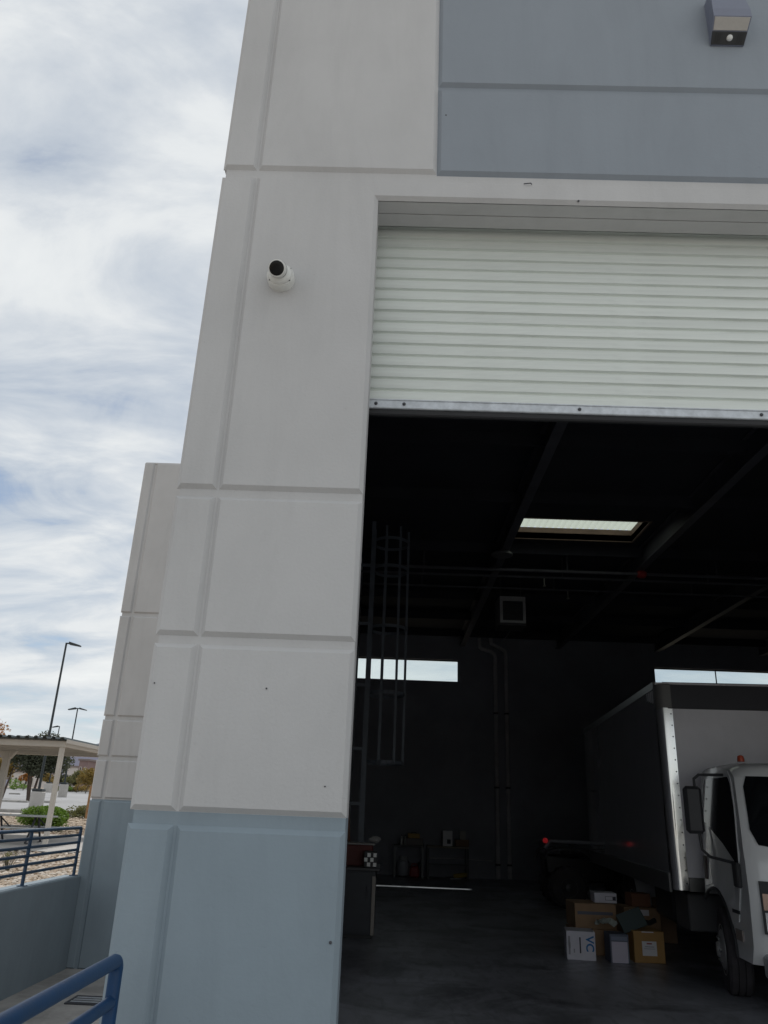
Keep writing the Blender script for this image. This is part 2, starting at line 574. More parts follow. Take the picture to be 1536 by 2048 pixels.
# inner linings (dark interior paint)
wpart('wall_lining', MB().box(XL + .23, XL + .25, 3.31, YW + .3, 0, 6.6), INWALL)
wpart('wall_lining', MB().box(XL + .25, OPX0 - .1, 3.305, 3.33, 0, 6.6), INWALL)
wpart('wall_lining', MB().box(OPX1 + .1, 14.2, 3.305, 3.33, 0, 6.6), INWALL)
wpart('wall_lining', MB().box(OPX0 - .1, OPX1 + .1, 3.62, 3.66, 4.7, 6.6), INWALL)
GLASSW = glass_mat('clerestory_glass', (0.80, 0.88, 0.88))
for x0, x1 in wins:
    f = wpart('window', MB().box(x0, x1, yb0 + .06, yb0 + .11, WZ0, WZ0 + .035).box(x0, x1, yb0 + .06, yb0 + .11, WZ1 - .035, WZ1).box(x0, x0 + .035, yb0 + .06, yb0 + .11, WZ0 + .035, WZ1 - .035).box(x1 - .035, x1, yb0 + .06, yb0 + .11, WZ0 + .035, WZ1 - .035), STEELD)
    xm = [x0 + .035, x0 + .035 + (x1 - x0) * .5, x1 - .035]
    for a, b in zip(xm[:-1], xm[1:]):
        obj('pane', MB().add([(a, yb0 + .085, WZ0 + .035), (b, yb0 + .085, WZ0 + .035), (b, yb0 + .085, WZ1 - .035), (a, yb0 + .085, WZ1 - .035)], [(0, 1, 2, 3)]), GLASSW, f)
    obj('mullion', MB().box(xm[1] - .012, xm[1] + .012, yb0 + .07, yb0 + .10, WZ0 + .035, WZ1 - .035), STEELD, f)

# roof deck with the skylight opening
ZR = 6.30
SX0, SX1, SY0, SY1 = 2.10, 4.27, 12.35, 13.38
mb = MB()
mb.box(XL + .23, SX0, 3.3, YB, ZR, ZR + .12).box(XWL + .22, XL + .23, YW + .24, YB, ZR, ZR + .12).box(SX1, 14.2, 3.3, YB, ZR, ZR + .12).box(SX0, SX1, 3.3, SY0, ZR, ZR + .12).box(SX0, SX1, SY1, YB, ZR, ZR + .12)
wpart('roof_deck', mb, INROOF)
WOODB = M('skylight_curb_brown', (0.17, 0.115, 0.085), 0.8, var=0.2, vscale=6)
sk = wpart('skylight', MB().box(SX0, SX1, SY0 - .04, SY0, ZR - .01, ZR + .22).box(SX0, SX1, SY1, SY1 + .04, ZR - .01, ZR + .22).box(SX0 - .04, SX0, SY0 - .04, SY1 + .04, ZR - .01, ZR + .22).box(SX1, SX1 + .04, SY0 - .04, SY1 + .04, ZR - .01, ZR + .22), WOODB)
nrib = 20; vs = []; fs = []
for i in range(nrib * 4 + 1):
    x = SX0 - .04 + (SX1 - SX0 + .08) * i / (nrib * 4)
    z = ZR + .235 + .018 * math.cos(i * math.pi / 2)
    vs += [(x, SY0 - .04, z), (x, SY1 + .04, z)]
for i in range(nrib * 4): fs.append((2 * i, 2 * i + 2, 2 * i + 3, 2 * i + 1))
obj('corrugated_panel', MB().add(vs, fs), translucent_mat('skylight_fibreglass', (0.55, 0.60, 0.52)), sk)

# roof beams (one by one) and purlins
BEAM = M('roof_beam_steel', (0.09, 0.09, 0.105), 0.55, var=0.2, vscale=2)
for x in (1.9, 4.56, 7.3, 10.2):
    mb = MB().box(x - .07, x + .07, 3.7, YB, 5.93, 5.945).box(x - .006, x + .006, 3.7, YB, 5.945, ZR - .02).box(x - .07, x + .07, 3.7, YB, ZR - .02, ZR - .003)
    wpart('roof_beam', mb, BEAM)
for y in [5.2 + 2.0 * k for k in range(9)]:
    if SY0 - .1 < y < SY1 + .1: y = SY1 + .35
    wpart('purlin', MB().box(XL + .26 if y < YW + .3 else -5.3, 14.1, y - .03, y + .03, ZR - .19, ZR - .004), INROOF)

# ------------------------------------------------------------------ roller door
YD = 3.36
door = wpart('roller_door', MB().box(OPX0 - .16, OPX1 + .16, YD + .05, YD + .60, 5.46, 5.47), STEELD)
for xa, xb in ((OPX0 - .16, OPX0 - .02), (OPX1 + .02, OPX1 + .16)):
    obj('guide_track', MB().box(xa, xb, YD - .045, YD - .035, 0, 5.0), STEELD, door)
zb = 3.447
pitch = 0.0672
prof = [(0.000, 0.0), (0.000, 0.047), (0.004, 0.0505), (0.0125, 0.0535), (0.0145, 0.0575), (0.0125, 0.0625), (0.004, 0.0655), (0.0, 0.0672)]
prof = [(p[0], p[1]) for p in prof]
sl = None
nz = 22
for k in range(nz):
    zk = zb + k * pitch
    if sl is None:
        vs, fs = [], []
        x0, x1 = OPX0 - .13, OPX1 + .13
        for (dy, dz) in prof: vs += [(x0, dy, dz), (x1, dy, dz)]
        n0 = len(prof)
        for (dy, dz) in reversed(prof): vs += [(x0, dy + .003, dz), (x1, dy + .003, dz)]
        n = len(prof) * 2
        for i in range(n - 1): fs.append((2 * i, 2 * i + 1, 2 * i + 3, 2 * i + 2))
        s = obj('slat', MB().add(vs, fs), SLAT, door, smooth=True)
        sl = s
    else:
        s = sl.copy(); COL.objects.link(s)
    bend = max(0, k - 15)
    s.location = (0, YD + 0.0022 * bend ** 2 + rnd.uniform(-.0008, .0008), zk - 0.0004 * bend ** 2)
bb = obj('bottom_bar', MB().cbox(OPX0 - .12, OPX1 + .12, YD - .012, YD + .03, 3.394, 3.4465, .004), GALV, door)
obj('bottom_lip', MB().cbox(OPX0 - .12, OPX1 + .12, YD - .016, YD - .0125, 3.4375, 3.4440, .001), GALV, door)
obj('rubber_seal', MB().cbox(OPX0 - .12, OPX1 + .12, YD - .004, YD + .026, 3.362, 3.3938, .006), RUBBER, door)
for px in (752, 808, 1158, 1520):
    p = PY(px, 812 + (px - 752) * .022, YD)
    obj('bolt', MB().lathe([(.0085, 0), (.0085, -.004), (.005, -.007)], 'y', (p.x, YD - .0125, 3.418), 10), STEELD, door)
for x in (2.6, 3.6, 4.6, 5.6):
    obj('bolt', MB().lathe([(.0085, 0), (.0085, -.004), (.005, -.007)], 'y', (x, YD - .0125, 3.418), 10), STEELD, door)
obj('coil', MB().lathe([(.27, OPX0 - .12), (.27, OPX1 + .12)], 'x', (0, YD + .32, 5.15), 24), SLAT, door, smooth=True)

# little anchor stubs and plugs left in the facade
def stub(px, py, r, name='anchor_stub', y=YF, w=1.0):
    p = PY(px, py, y)
    wpart(name, MB().lathe([(r, 0.002), (r, -.003), (r * .6, -.005)], 'y', (p.x, y, p.z), 10), STEELD)
stub(661, 1885, .0055); stub(533, 1377, .0035); stub(309, 1366, .0028); stub(1157, 402, .005); stub(892, 231, .005, y=YF + .004); stub(650, 1573, .003)
p = PY(1055, 369, YF)
wpart('hook', MB().tube([(p.x - .02, YF - .004, p.z), (p.x + .015, YF - .008, p.z + .002), (p.x + .022, YF - .004, p.z - .003)], .003, 6), STEELD)

# =================================================================== WING (further block of the same works)
TOP = 8.4
wing = empty('warehouse_wing', (XWL, YW, DOCK), 'set back white wing of the warehouse with grey base beside the dock well', 'building')
vp = lambda name, mb, mat: obj(name, mb, mat, wing)
g2 = .03
vp('wall_core', MB().box(XWL + .028, XL + .03, YW + g2, YW + .24, DOCK - .05, 1.53), GREYP)
vp('wall_core', MB().box(XWL + .028, XL + .03, YW + g2, YW + .24, 1.53, TOP - .03), WHITE)
wr = [(DOCK, 1.51, GREYP), (1.55, 2.225, WHITE), (2.295, 2.965, WHITE), (3.035, 5.00, WHITE), (5.07, TOP, WHITE)]
for z0, z1, m in wr:
    for x0, x1 in ((XWL, XWL + .215), (XWL + .265, -3.4), (-3.34, XL + .03)):
        vp('panel', MB().slab(rect(x0, x1, z0, z1), YW, YW + g2 + .004, g2 - .006), m)
    vp('panel_return', MB().box(XWL + .006, XWL + .04, YW + .028, YB + .1, z0 + .02, z1 - .02), m)
vp('side_wall', MB().box(XWL + .04, XWL + .22, YW + .24, YB, DOCK - .05, TOP - .04), WHITE)
vp('wall_lining', MB().box(XWL + .225, XL + .2, YW + .245, YW + .26, 0, 6.3), INWALL)
vp('wall_lining', MB().box(XWL + .225, XWL + .24, YW + .265, YB - .01, 0, 6.3), INWALL)
vp('parapet_cap', MB().cbox(XWL + .01, XL, YW + .02, YW + .26, TOP - .028, TOP + .02, .01), WHITE)
vp('rear_wall', MB().box(XWL + .03, XL + .2, YB + .005, YB + .13, 6.96, TOP - .04), WHITE)

# =================================================================== DOCK WELL: retaining walls, railings, drain
rw = empty('retaining_wall', (-5.66, 5, DOCK), 'grey painted retaining wall of the dock well under the navy railing', 'wall')
WT = 0.245
obj('wall_body', MB().cbox(-5.80, -5.50, -25, YW - .002, DOCK - .05, WT, .02), GREYP, rw)
nw = empty('dock_curb', (-0.72, 0, DOCK), 'concrete curb wall between apron and dock well under the blue railing', 'wall')
obj('wall_body', MB().cbox(-1.0, -0.62, -25, YF - .01, DOCK - .05, 0.14, .02), CONC, nw)


def railing(name, x, y0, y1, zbase, ztop, posts, mat, label, nbars=6, r=.0215, slope=0.0):
    e = empty(name, (x, (y0 + y1) / 2, zbase), label, 'railing', group=None)
    dz = (ztop - zbase - .06) / nbars
    for py_ in posts:
        obj('base_plate', MB().cbox(x - .06, x + .06, py_ - .06, py_ + .06, zbase + .001, zbase + .012, .002), mat, e)
        obj('post', MB().tube([(x, py_, zbase - .01), (x, py_, ztop - .02)], r * 1.12, 12), mat, e, smooth=True)
    for k in range(nbars):
        z = ztop - k * dz
        if k == 0:
            b = r * 1.4
            pts = [(x, y0, z)] + [(x, y1 - b + b * math.sin(a), z - b + b * math.cos(a)) for a in (0, .4, .8, 1.2, 1.57)]
            obj('top_rail', MB().tube(pts, r * 1.12, 14), mat, e, smooth=True)
        else:
            obj('rail', MB().tube([(x, y0, z), (x, y1, z)], r * .95, 10), mat, e, smooth=True)
    return e


railing('guard_railing', -5.60, -6, YW - .12, WT, 1.035, [YW - .12 - 2.06 * k for k in range(10)], RAILN, 'navy pipe railing on the grey retaining wall across the dock well', r=.025)
p = PY(233, 1920, 2.95)
railing('guard_railing', p.x + .003, -8, 2.95, 0.14, p.z, [2.95 - 1.9 * k for k in range(6)], RAILB, 'blue pipe railing ending against the near concrete pier', nbars=7, r=.0205)

dr = PZ(190, 2003, DOCK)
dg = empty('drain_grate', (dr.x, dr.y, DOCK), 'dark metal drain grate set in the dock well floor', 'drain')
obj('frame', MB().box(-.36, .36, -.25, -.21, 0.001, .02).box(-.36, .36, .21, .25, 0.001, .02).box(-.36, -.32, -.21, .21, 0.001, .02).box(.32, .36, -.21, .21, 0.001, .02), STEELD, dg, local=True)
obj('sump', MB().box(-.32, .32, -.21, .21, .002, .006), RUBBER, dg, local=True)
for k in range(9):
    y = -.17 + k * .0425
    obj('bar', MB().box(-.32, .32, y - .008, y + .008, .006, .018), GALV if k % 3 else STEELD, dg, local=True)

# =================================================================== SECURITY CAMERA
sc = PY(563, 562, YF)
cm_ = empty('security_camera', (sc.x, YF, sc.z), 'white turret security camera with black lens on the white pier', 'camera')
BOXW = M('camera_white_shell', (0.66, 0.66, 0.63), 0.38)
obj('junction_box', MB().lathe([(.066, 0.0), (.066, -.044), (.0625, -.049), (.030, -.050)], 'y', (0, 0, 0), 32), BOXW, cm_, local=True, smooth=True)
obj('base_ring', MB().lathe([(.058, -.050), (.058, -.058), (.052, -.066), (.040, -.074), (.02, -.075)], 'y', (0, 0, 0), 32), BOXW, cm_, local=True, smooth=True)
aim = Vector((-0.04, -0.86, -0.52)).normalized()
q = aim.to_track_quat('Z', 'Y').to_matrix().to_4x4()
ctr = Matrix.Translation(Vector((-.002, -.083, .002)))
bl = MB().lathe([(.026, -.012), (.038, 0.0), (.0415, .012), (.0415, .045), (.0400, .050), (.0355, .052)], 'z', (0, 0, 0), 32).xf(ctr @ q)
body = obj('turret', bl, BOXW, cm_, local=True, smooth=True)
obj('lens', MB().lathe([(.0350, .050), (.0352, .0535), (.030, .056), (.012, .057), (.0, .0572)], 'z', (0, 0, 0), 32).xf(ctr @ q), M('lens_black_gloss', (0.004, 0.004, 0.0045), 0.25, spec=.25), body, local=True, smooth=True)
obj('shadow_gap', MB().lathe([(.0418, .0075), (.0422, .0085), (.0422, .0110), (.0418, .012)], 'z', (0, 0, 0), 32).xf(ctr @ q), BLACKP, body, local=True)
for a in (-2.2, -0.95, 0.95, 2.2):
    obj('screw', MB().lathe([(.0032, -.0502), (.0032, -.0525)], 'y', (.0600 * math.sin(a), 0, -.0600 * math.cos(a)), 8), STEELD, cm_, local=True)

# =================================================================== WALL PACK LIGHT
lp = PY(1453, 93, YF)
wlgt = empty('wall_light', (lp.x, YF, lp.z), 'dark bronze wall pack light with sensor high on the blue grey wall', 'wall light')
BRZ = M('wall_pack_paint', (0.15, 0.165, 0.22), 0.36, var=0.05, vscale=8)
W2 = .104
prof = [(0.002, 0.0), (-.008, .0), (-.115, .088), (-.113, .150), (-.100, .25), (-.06, .33), (0.002, .33)]
vs = []
tap = [.88, .90, 1.0, 1.0, .90, .84, .84]
for s_ in (-1, 1):
    for (y, z), t in zip(prof, tap): vs.append((s_ * W2 * t, y, z))
n = len(prof)
fs = [tuple(range(n)), tuple(n + i for i in range(n - 1, -1, -1))] + [(i, n + i, n + (i + 1) % n, (i + 1) % n) for i in range(n)]
obj('housing', MB().add(vs, fs), BRZ, wlgt, local=True, fix=True)
nrm = Vector((0, -.088, -.107)).normalized()


def on_face(x, t, off):
    a = Vector((0, -.008, 0)) + Vector((0, -.107, .088)) * t
    w = W2 * (.90 + .10 * t)
    p = a + nrm * off
    return (x * w, p.y, p.z)


def face_plate(x0, t0, t1, off, mat, name):
    c = [on_face(-x0, t0 + .012, off), on_face(x0, t0 + .012, off), on_face(x0, t1 - .012, off), on_face(-x0, t1 - .012, off)]
    e_ = x0 + .015
    c += [on_face(-e_, t0, 0), on_face(e_, t0, 0), on_face(e_, t1, 0), on_face(-e_, t1, 0)]
    obj(name, MB().add(c, [(0, 1, 2, 3), (0, 4, 5, 1), (1, 5, 6, 2), (2, 6, 7, 3), (3, 7, 4, 0)]), mat, wlgt, local=True, fix=True)


face_plate(.93, .50, .97, .004, M('light_lens_diffuser', (0.42, 0.40, 0.37), 0.4, var=.04, vscale=30), 'lens')
face_plate(.97, .01, .47, .004, BLACKP, 'sensor_plate')
qs = nrm.to_track_quat('Z', 'Y').to_matrix().to_4x4()
obj('sensor', MB().lathe([(.0165, 0), (.0165, .004), (.012, .011), (.004, .014)], 'z', (0, 0, 0), 20).xf(Matrix.Translation(Vector(on_face(0.04, .25, .004))) @ qs), WHITEP, wlgt, local=True, smooth=True)
for s_ in (-1, 1):
    for k in range(3):
        a = s_ * (.50 + .13 * k)
        obj('vent_slot', MB().add([on_face(a - .025, .05, .0055), on_face(a + .025, .05, .0055), on_face(a + .025, .42, .0055), on_face(a - .025, .42, .0055)], [(0, 1, 2, 3)]), RUBBER, wlgt, local=True)

# =================================================================== INSIDE: ladder, pipes, heater, lamp
LADM = M('ladder_grey_steel', (0.13, 0.15, 0.18), 0.5, var=0.15, vscale=6)
LX = -0.43; LY = 12.7
lad = empty('caged_ladder', (LX, LY, 0), 'grey steel caged ladder fixed to the side wall inside', 'ladder')
for dy in (-.21, .21):
    obj('stringer', MB().box(LX - .035, LX + .035, LY + dy - .006, LY + dy + .006, 0.05, 6.2), LADM, lad)
for k in range(19):
    z = .35 + k * .305
    obj('rung', MB().tube([(LX, LY - .204, z), (LX, LY + .204, z)], .012, 8), LADM, lad)
for z in (0.82, 1.62, 2.42, 3.4, 4.4, 5.4):
    obj('wall_bracket', MB().box(XL + .252, LX - .036, LY - .214, LY - .206, z - .025, z + .025), LADM, lad)
hoops = [PY(800, py, LY).z for py in (1527, 1390, 1260, 1142, 1088)]
RC = .33


def hoop_pt(a, r=RC): return (LX + .30 - r * math.cos(a) * 0.95, LY + r * 1.02 * math.sin(a))


for z in hoops:
    pts = [hoop_pt(math.pi * (0.20 + 1.6 * i / 18)) for i in range(19)]
    vs, fs = [], []
    for i, (x, y) in enumerate(pts):
        a = math.pi * (0.20 + 1.6 * i / 18)
        xi, yi = hoop_pt(a, RC - .008)
        vs += [(x, y, z - .025), (x, y, z + .025), (xi, yi, z + .025), (xi, yi, z - .025)]
    for i in range(18):
        for k in range(4): fs.append((4 * i + k, 4 * i + 4 + k, 4 * i + 4 + (k + 1) % 4, 4 * i + (k + 1) % 4))
    obj('hoop', MB().add(vs, fs), LADM, lad)
for a in (0.42, 0.68, 1.0, 1.32, 1.58):
    x, y = hoop_pt(math.pi * a, RC - .010)
    obj('cage_bar', MB().box(x - .02, x + .02, y - .004, y + .004, hoops[0] - .02, 6.1), LADM, lad)

PIPEM = M('drain_pipe_grey', (0.52, 0.51, 0.53), 0.6, var=0.12, vscale=4)
for (px0, top, kind) in ((990, 1305, 0), (1011, 1302, 1)):
    p = PY(px0, top, YB - .10); x = p.x
    e = empty('drain_pipe', (x, YB - .10, 0), ['grey rainwater pipe on the back wall with an elbow at the top', 'straight grey rainwater pipe on the back wall beside the elbowed pipe'][kind], 'pipe')
    if kind == 0:
        pts = [(x, YB - .10, 0.03), (x, YB - .10, 5.62), (x - .03, YB - .10, 5.72), (x - .12, YB - .10, 5.78), (x - .36, YB - .10, 5.84), (x - .43, YB - .10, 5.9), (x - .45, YB - .10, 6.28)]
    else:
        pts = [(x, YB - .10, 0.03), (x, YB - .10, 5.70), (x - .02, YB - .10, 5.80), (x - .10, YB - .10, 5.86), (x - .40, YB - .105, 6.0), (x - .42, YB - .10, 6.28)]
    obj('pipe', MB().tube(pts, .055, 12), PIPEM, e, smooth=True)
    for z in (0.35, 2.2, 4.1):
        obj('bracket', MB().lathe([(.068, z - .02), (.068, z + .02)], 'z', (x, YB - .10, 0), 14).box(x - .02, x + .02, YB - .05, YB - .002, z - .018, z + .018), STEELD, e)
REDL = M('red_paint', (0.32, 0.02, 0.02), 0.5)
for (py_, r, lab, red) in ((1139, .030, 'upper sprinkler pipe under the dark roof with a red coupling', 1), (1152, .024, 'middle sprinkler pipe under the dark roof with a small tee', 0), (1176, .020, 'lowest sprinkler pipe under the dark roof by the heater', 0)):
    p = PZ(1000, py_, 5.86)
    e = empty('sprinkler_pipe', (1.0, p.y, p.z), lab, 'pipe')
    obj('pipe', MB().tube([(-.7, p.y, p.z), (13, p.y, p.z)], r, 10), BEAM, e, smooth=True)
    for x in (0.5, 3.2, 6.0):
        obj('hanger', MB().box(x - .012, x + .012, p.y - .006, p.y + .006, p.z + r, ZR - .02), STEELD, e)
    if red:
        c = PY(1283, 1148, p.y)
        obj('coupling', MB().lathe([(.055, -.08), (.075, -.05), (.075, .05), (.055, .08)], 'x', (c.x, p.y, p.z), 14), REDL, e)
    else:
        c = PY(1088 if py_ == 1152 else 1135, py_, p.y)
        obj('sprinkler_head', MB().tube([(c.x, p.y, p.z - .02), (c.x, p.y, p.z - .16)], .012, 6).lathe([(.03, p.z - .18), (.03, p.z - .16)], 'z', (c.x, p.y, 0), 8), M('brass_grey', (0.35, 0.34, 0.31), 0.4, metal=.5), e)

HY = 15.6
ha, hb = PY(1000, 1192, HY), PY(1052, 1246, HY)
he = empty('unit_heater', ((ha.x + hb.x) / 2, HY, hb.z), 'grey square unit heater hung under the roof beams', 'heater')
HM = M('heater_grey_sheet', (0.42, 0.42, 0.43), 0.45, metal=.3, var=.1, vscale=6)
x0, x1, z0, z1 = ha.x, hb.x, hb.z, ha.z
t = .065
obj('front_frame', MB().box(x0, x1, HY, HY + .03, z1 - t * 1.4, z1).box(x0, x1, HY, HY + .03, z0, z0 + t * .7).box(x0, x0 + t * .8, HY, HY + .03, z0 + t * .7, z1 - t * 1.4).box(x1 - t * .8, x1, HY, HY + .03, z0 + t * .7, z1 - t * 1.4), HM, he)
obj('casing', MB().box(x0 - .03, x1 + .01, HY + .031, HY + .60, z0 - .05, z1 - .01), M('heater_casing_dark', (0.06, 0.06, 0.065), .6), he)
for k in range(7):
    z = z0 + .09 + k * (z1 - z0 - .22) / 6
    obj('louvre', MB().add([(x0 + .055, HY + .004, z), (x1 - .055, HY + .004, z), (x1 - .055, HY + .026, z + .03), (x0 + .055, HY + .026, z + .03)], [(0, 1, 2, 3)]), STEELD, he)
for x in (x0 + .05, x1 - .05):
    obj('hanger_rod', MB().tube([(x, HY + .3, z1 - .01), (x, HY + .3, ZR)], .008, 6), STEELD, he)
obj('cord', MB().tube([PY(1027, 1252, HY), PY(1015, 1270, HY + 1.2), PY(1003, 1284, HY + 2.6)], .012, 6), STEELD, he)

lp_ = PZ(1004, 1111, 5.86)
e = empty('high_bay_lamp', (lp_.x, lp_.y, lp_.z), 'unlit round high bay lamp under the roof beam', 'lamp')
obj('dish', MB().lathe([(.19, 0), (.19, .03), (.12, .08), (.05, .10)], 'z', tuple(lp_), 24), M('lamp_dish_grey', (0.16, 0.16, 0.165), .35, metal=.4), e, smooth=True)
obj('stem', MB().tube([(lp_.x, lp_.y, lp_.z + .10), (lp_.x, lp_.y, ZR)], .015, 8), STEELD, e)

# =================================================================== INSIDE: cabinet by the side wall and what stands on it
CABM = M('cabinet_black', (0.022, 0.026, 0.035), 0.45, var=.2, vscale=5)
cb = PZ(747, 1880, 0)
cab = empty('cabinet', (cb.x - .25, cb.y + .3, 0), 'low black cabinet with a pale edge strip by the side wall', 'cabinet')
CX1, CY0, CZ1 = cb.x, cb.y, 0.83
CX0 = XL + .27
obj('carcass', MB().cbox(CX0, CX1 - .004, CY0 + .02, CY0 + .75, .05, CZ1 - .04, .004), CABM, cab)
obj('worktop', MB().cbox(CX0, CX1 + .05, CY0 - .01, CY0 + .78, CZ1 - .039, CZ1, .005), M('worktop_dark', (.06, .06, .065), .5), cab)
obj('edge_strip', MB().box(CX1 - .045, CX1 - .002, CY0, CY0 + .018, .05, CZ1 - .10), M('edge_strip_wood', (0.33, 0.30, 0.27), .6), cab)
obj('plinth', MB().box(CX0, CX1 - .03, CY0 + .05, CY0 + .7, .005, .049), BLACKP, cab)
for dx in (.0, ):
    obj('door', MB().cbox(CX0 + .02, CX1 - .06, CY0 + .004, CY0 + .0195, .07, CZ1 - .06, .002), CABM, cab)
obj('handle', MB().tube([(CX1 - .11, CY0 - .012, .45), (CX1 - .11, CY0 - .012, .62)], .007, 6), STEELD, cab)
ck = PY(741, 1722, CY0 + .1)
ckb = empty('checkered_box', (ck.x, CY0 + .16, CZ1), 'small black and white checkered box on the black cabinet', 'box')
sz = .052
obj('carton', MB().cbox(ck.x - .085, ck.x + .085, CY0 + .08, CY0 + .24, CZ1 + .001, CZ1 + .195, .004), BLACKP, ckb)
WCHK = M('check_white', (0.95, 0.95, 0.93), .5)
for (i, j) in ((-.42, 2), (1.12, 2), (-1.2, 1), (.35, 1), (-.45, 0), (1.1, 0)):
    xx = ck.x + i * sz; zz_ = CZ1 + .035 + j * .058
    obj('check', MB().cbox(xx - .022, xx + .022, CY0 + .0755, CY0 + .0795, zz_ - .024, zz_ + .024, .001), WCHK, ckb)
rb = empty('tool_crate', (ck.x - .22, CY0 + .45, CZ1), 'dull red crate with a pale lid edge behind the checkered box', 'crate')
obj('crate_body', MB().cbox(CX0 + .03, ck.x + .02, CY0 + .30, CY0 + .62, CZ1 + .001, CZ1 + .26, .01), M('dull_red', (0.13, 0.04, 0.035), .7, var=.2, vscale=6), rb)
obj('lid', MB().cbox(CX0 + .01, ck.x + .05, CY0 + .28, CY0 + .64, CZ1 + .2605, CZ1 + .285, .006), M('lid_grey', (0.30, 0.29, .28), .6), rb)
hm = empty('cloth_bundle', (ck.x + .06, CY0 + .38, CZ1 + .286), 'small crumpled grey cloth on the lid of the red crate', 'cloth')
mb = MB(); r2 = random.Random(3)
for i in range(9):
    for j in range(14):
        th, ph = math.pi * i / 8, 2 * math.pi * j / 14
        k = 1 + .25 * math.sin(3 * ph + i) * math.sin(th) + r2.uniform(-.06, .06)
        mb.v.append((ck.x + .045 + .075 * k * math.sin(th) * math.cos(ph), CY0 + .38 + .07 * k * math.sin(th) * math.sin(ph), CZ1 + .331 + .044 * math.cos(th)))
for i in range(8):
    for j in range(14): mb.f.append((i * 14 + j, i * 14 + (j + 1) % 14, (i + 1) * 14 + (j + 1) % 14, (i + 1) * 14 + j))
obj('cloth', mb, M('grey_rag', (0.36, 0.35, 0.34), .9), hm, smooth=True)
bd = empty('timber_plank', (CX0 + .05, CY0 + .9, 0), 'reddish timber plank leaning on the side wall behind the cabinet', 'plank')
obj('board', MB().box(-.05, .05, -.014, .014, 0, 1.75).xf(Matrix.Translation(Vector((CX0 + .22, CY0 + .95, .0))) @ Matrix.Rotation(-.10, 4, 'Y')), M('plank_wood', (0.22, 0.10, 0.06), .7, var=.2, vscale=8), bd)

# =================================================================== INSIDE: benches at the back wall
def bench(name, x0, x1, y0, y1, top, legm, topm, label, shelf=None):
    e = empty(name, ((x0 + x1) / 2, (y0 + y1) / 2, 0), label, 'bench')
    obj('top', MB().cbox(x0, x1, y0, y1, top - .035, top, .004), topm, e)
    for x in (x0 + .025, x1 - .025):
        for y in (y0 + .025, y1 - .025):
            obj('leg', MB().box(x - .02, x + .02, y - .02, y + .02, 0.004, top - .036), legm, e)
    if shelf: obj('stretcher', MB().box(x0 + .046, x1 - .046, y0 + .01, y0 + .03, shelf, shelf + .03), legm, e)
    return e


YB0 = 20.85
LEGG = M('bench_leg_grey', (0.24, 0.25, 0.26), .5)
a0, a1 = PY(788, 1690, YB0).x, PY(848, 1690, YB0).x
bench('tool_stand', a0, a1, YB0, YB0 + .6, .74, LEGG, M('stand_top_dark', (.12, .12, .125), .6), 'small dark tool stand at the back wall with bottles on it')
b0, b1 = PY(855, 1690, YB0).x, PY(938, 1690, YB0).x
bench('workbench', b0, b1, YB0, YB0 + .65, .75, STEELD, M('bench_top_wood', (0.33, 0.29, 0.25), .6, var=.15, vscale=5), 'workbench with pale wooden top at the back wall', shelf=.33)


def carton(name, c, size, mat, label, rz=0.0, cat='box', group=None, flaps=False, tape=None, labels=()):
    """cardboard box standing at c (centre of its base); labels: (x, z, w, h, material, extra)"""
    e = empty(name, c, label, cat, rz, group)
    w, d, h = size
    if flaps:
        th = .006
        mb = MB().box(-w / 2, w / 2, -d / 2, d / 2, 0.001, th)
        for a in ((-w / 2, w / 2, -d / 2, -d / 2 + th), (-w / 2, w / 2, d / 2 - th, d / 2), (-w / 2, -w / 2 + th, -d / 2 + th, d / 2 - th), (w / 2 - th, w / 2, -d / 2 + th, d / 2 - th)):
            mb.box(a[0], a[1], a[2], a[3], th, h)
        b = obj('carton_body', mb, mat, e, local=True)
        for sgn, ang in ((1, .5), (-1, .35)):
            fl = MB().box(-w / 2 + .01, w / 2 - .01, 0, th, 0, d * .42)
            obj('flap', fl.xf(Matrix.Translation(Vector((0, sgn * (d / 2 - th), h + .001))) @ Matrix.Rotation(-sgn * ang * 2.2, 4, 'X')), mat, e, local=True)
        for sgn in (1, -1):
            fl = MB().box(0, th, -d / 2 + .012, d / 2 - .012, 0, d * .36)
            obj('flap', fl.xf(Matrix.Translation(Vector((sgn * (w / 2 - th), 0, h + .001))) @ Matrix.Rotation(sgn * .95, 4, 'Y')), mat, e, local=True)
    else:
        b = obj('carton_body', MB().cbox(-w / 2, w / 2, -d / 2, d / 2, 0.001, h, .004), mat, e, local=True)
    if tape: obj('tape', MB().box(-w / 2 - .001, w / 2 + .001, -d / 2 - .0025, -d / 2 - .0005, tape[0], tape[1]), tape[2], e, local=True)
    for (x, z, lw, lh, m, nm) in labels:
        obj(nm, MB().box(x - lw / 2, x + lw / 2, -d / 2 - .003, -d / 2 - .0006, z - lh / 2, z + lh / 2), m, e, local=True)
    return e


CARD = M('cardboard', (0.34, 0.22, 0.13), .85, var=.10, vscale=5)
CARDO = M('cardboard_orange', (0.46, 0.27, 0.10), .85, var=.08, vscale=5)
CARDD = M('cardboard_dark', (0.24, 0.155, 0.10), .85, var=.12, vscale=5)
PAPW = M('paper_white', (0.80, 0.79, 0.82), .7)
PAPL = M('paper_lavender', (0.60, 0.56, 0.66), .6)
INK = M('ink_dark', (0.05, 0.05, 0.07), .7)
INKG = M('ink_grey', (0.34, 0.34, 0.38), .7)
INKB = M('ink_blue', (0.015, 0.16, 0.42), .6)
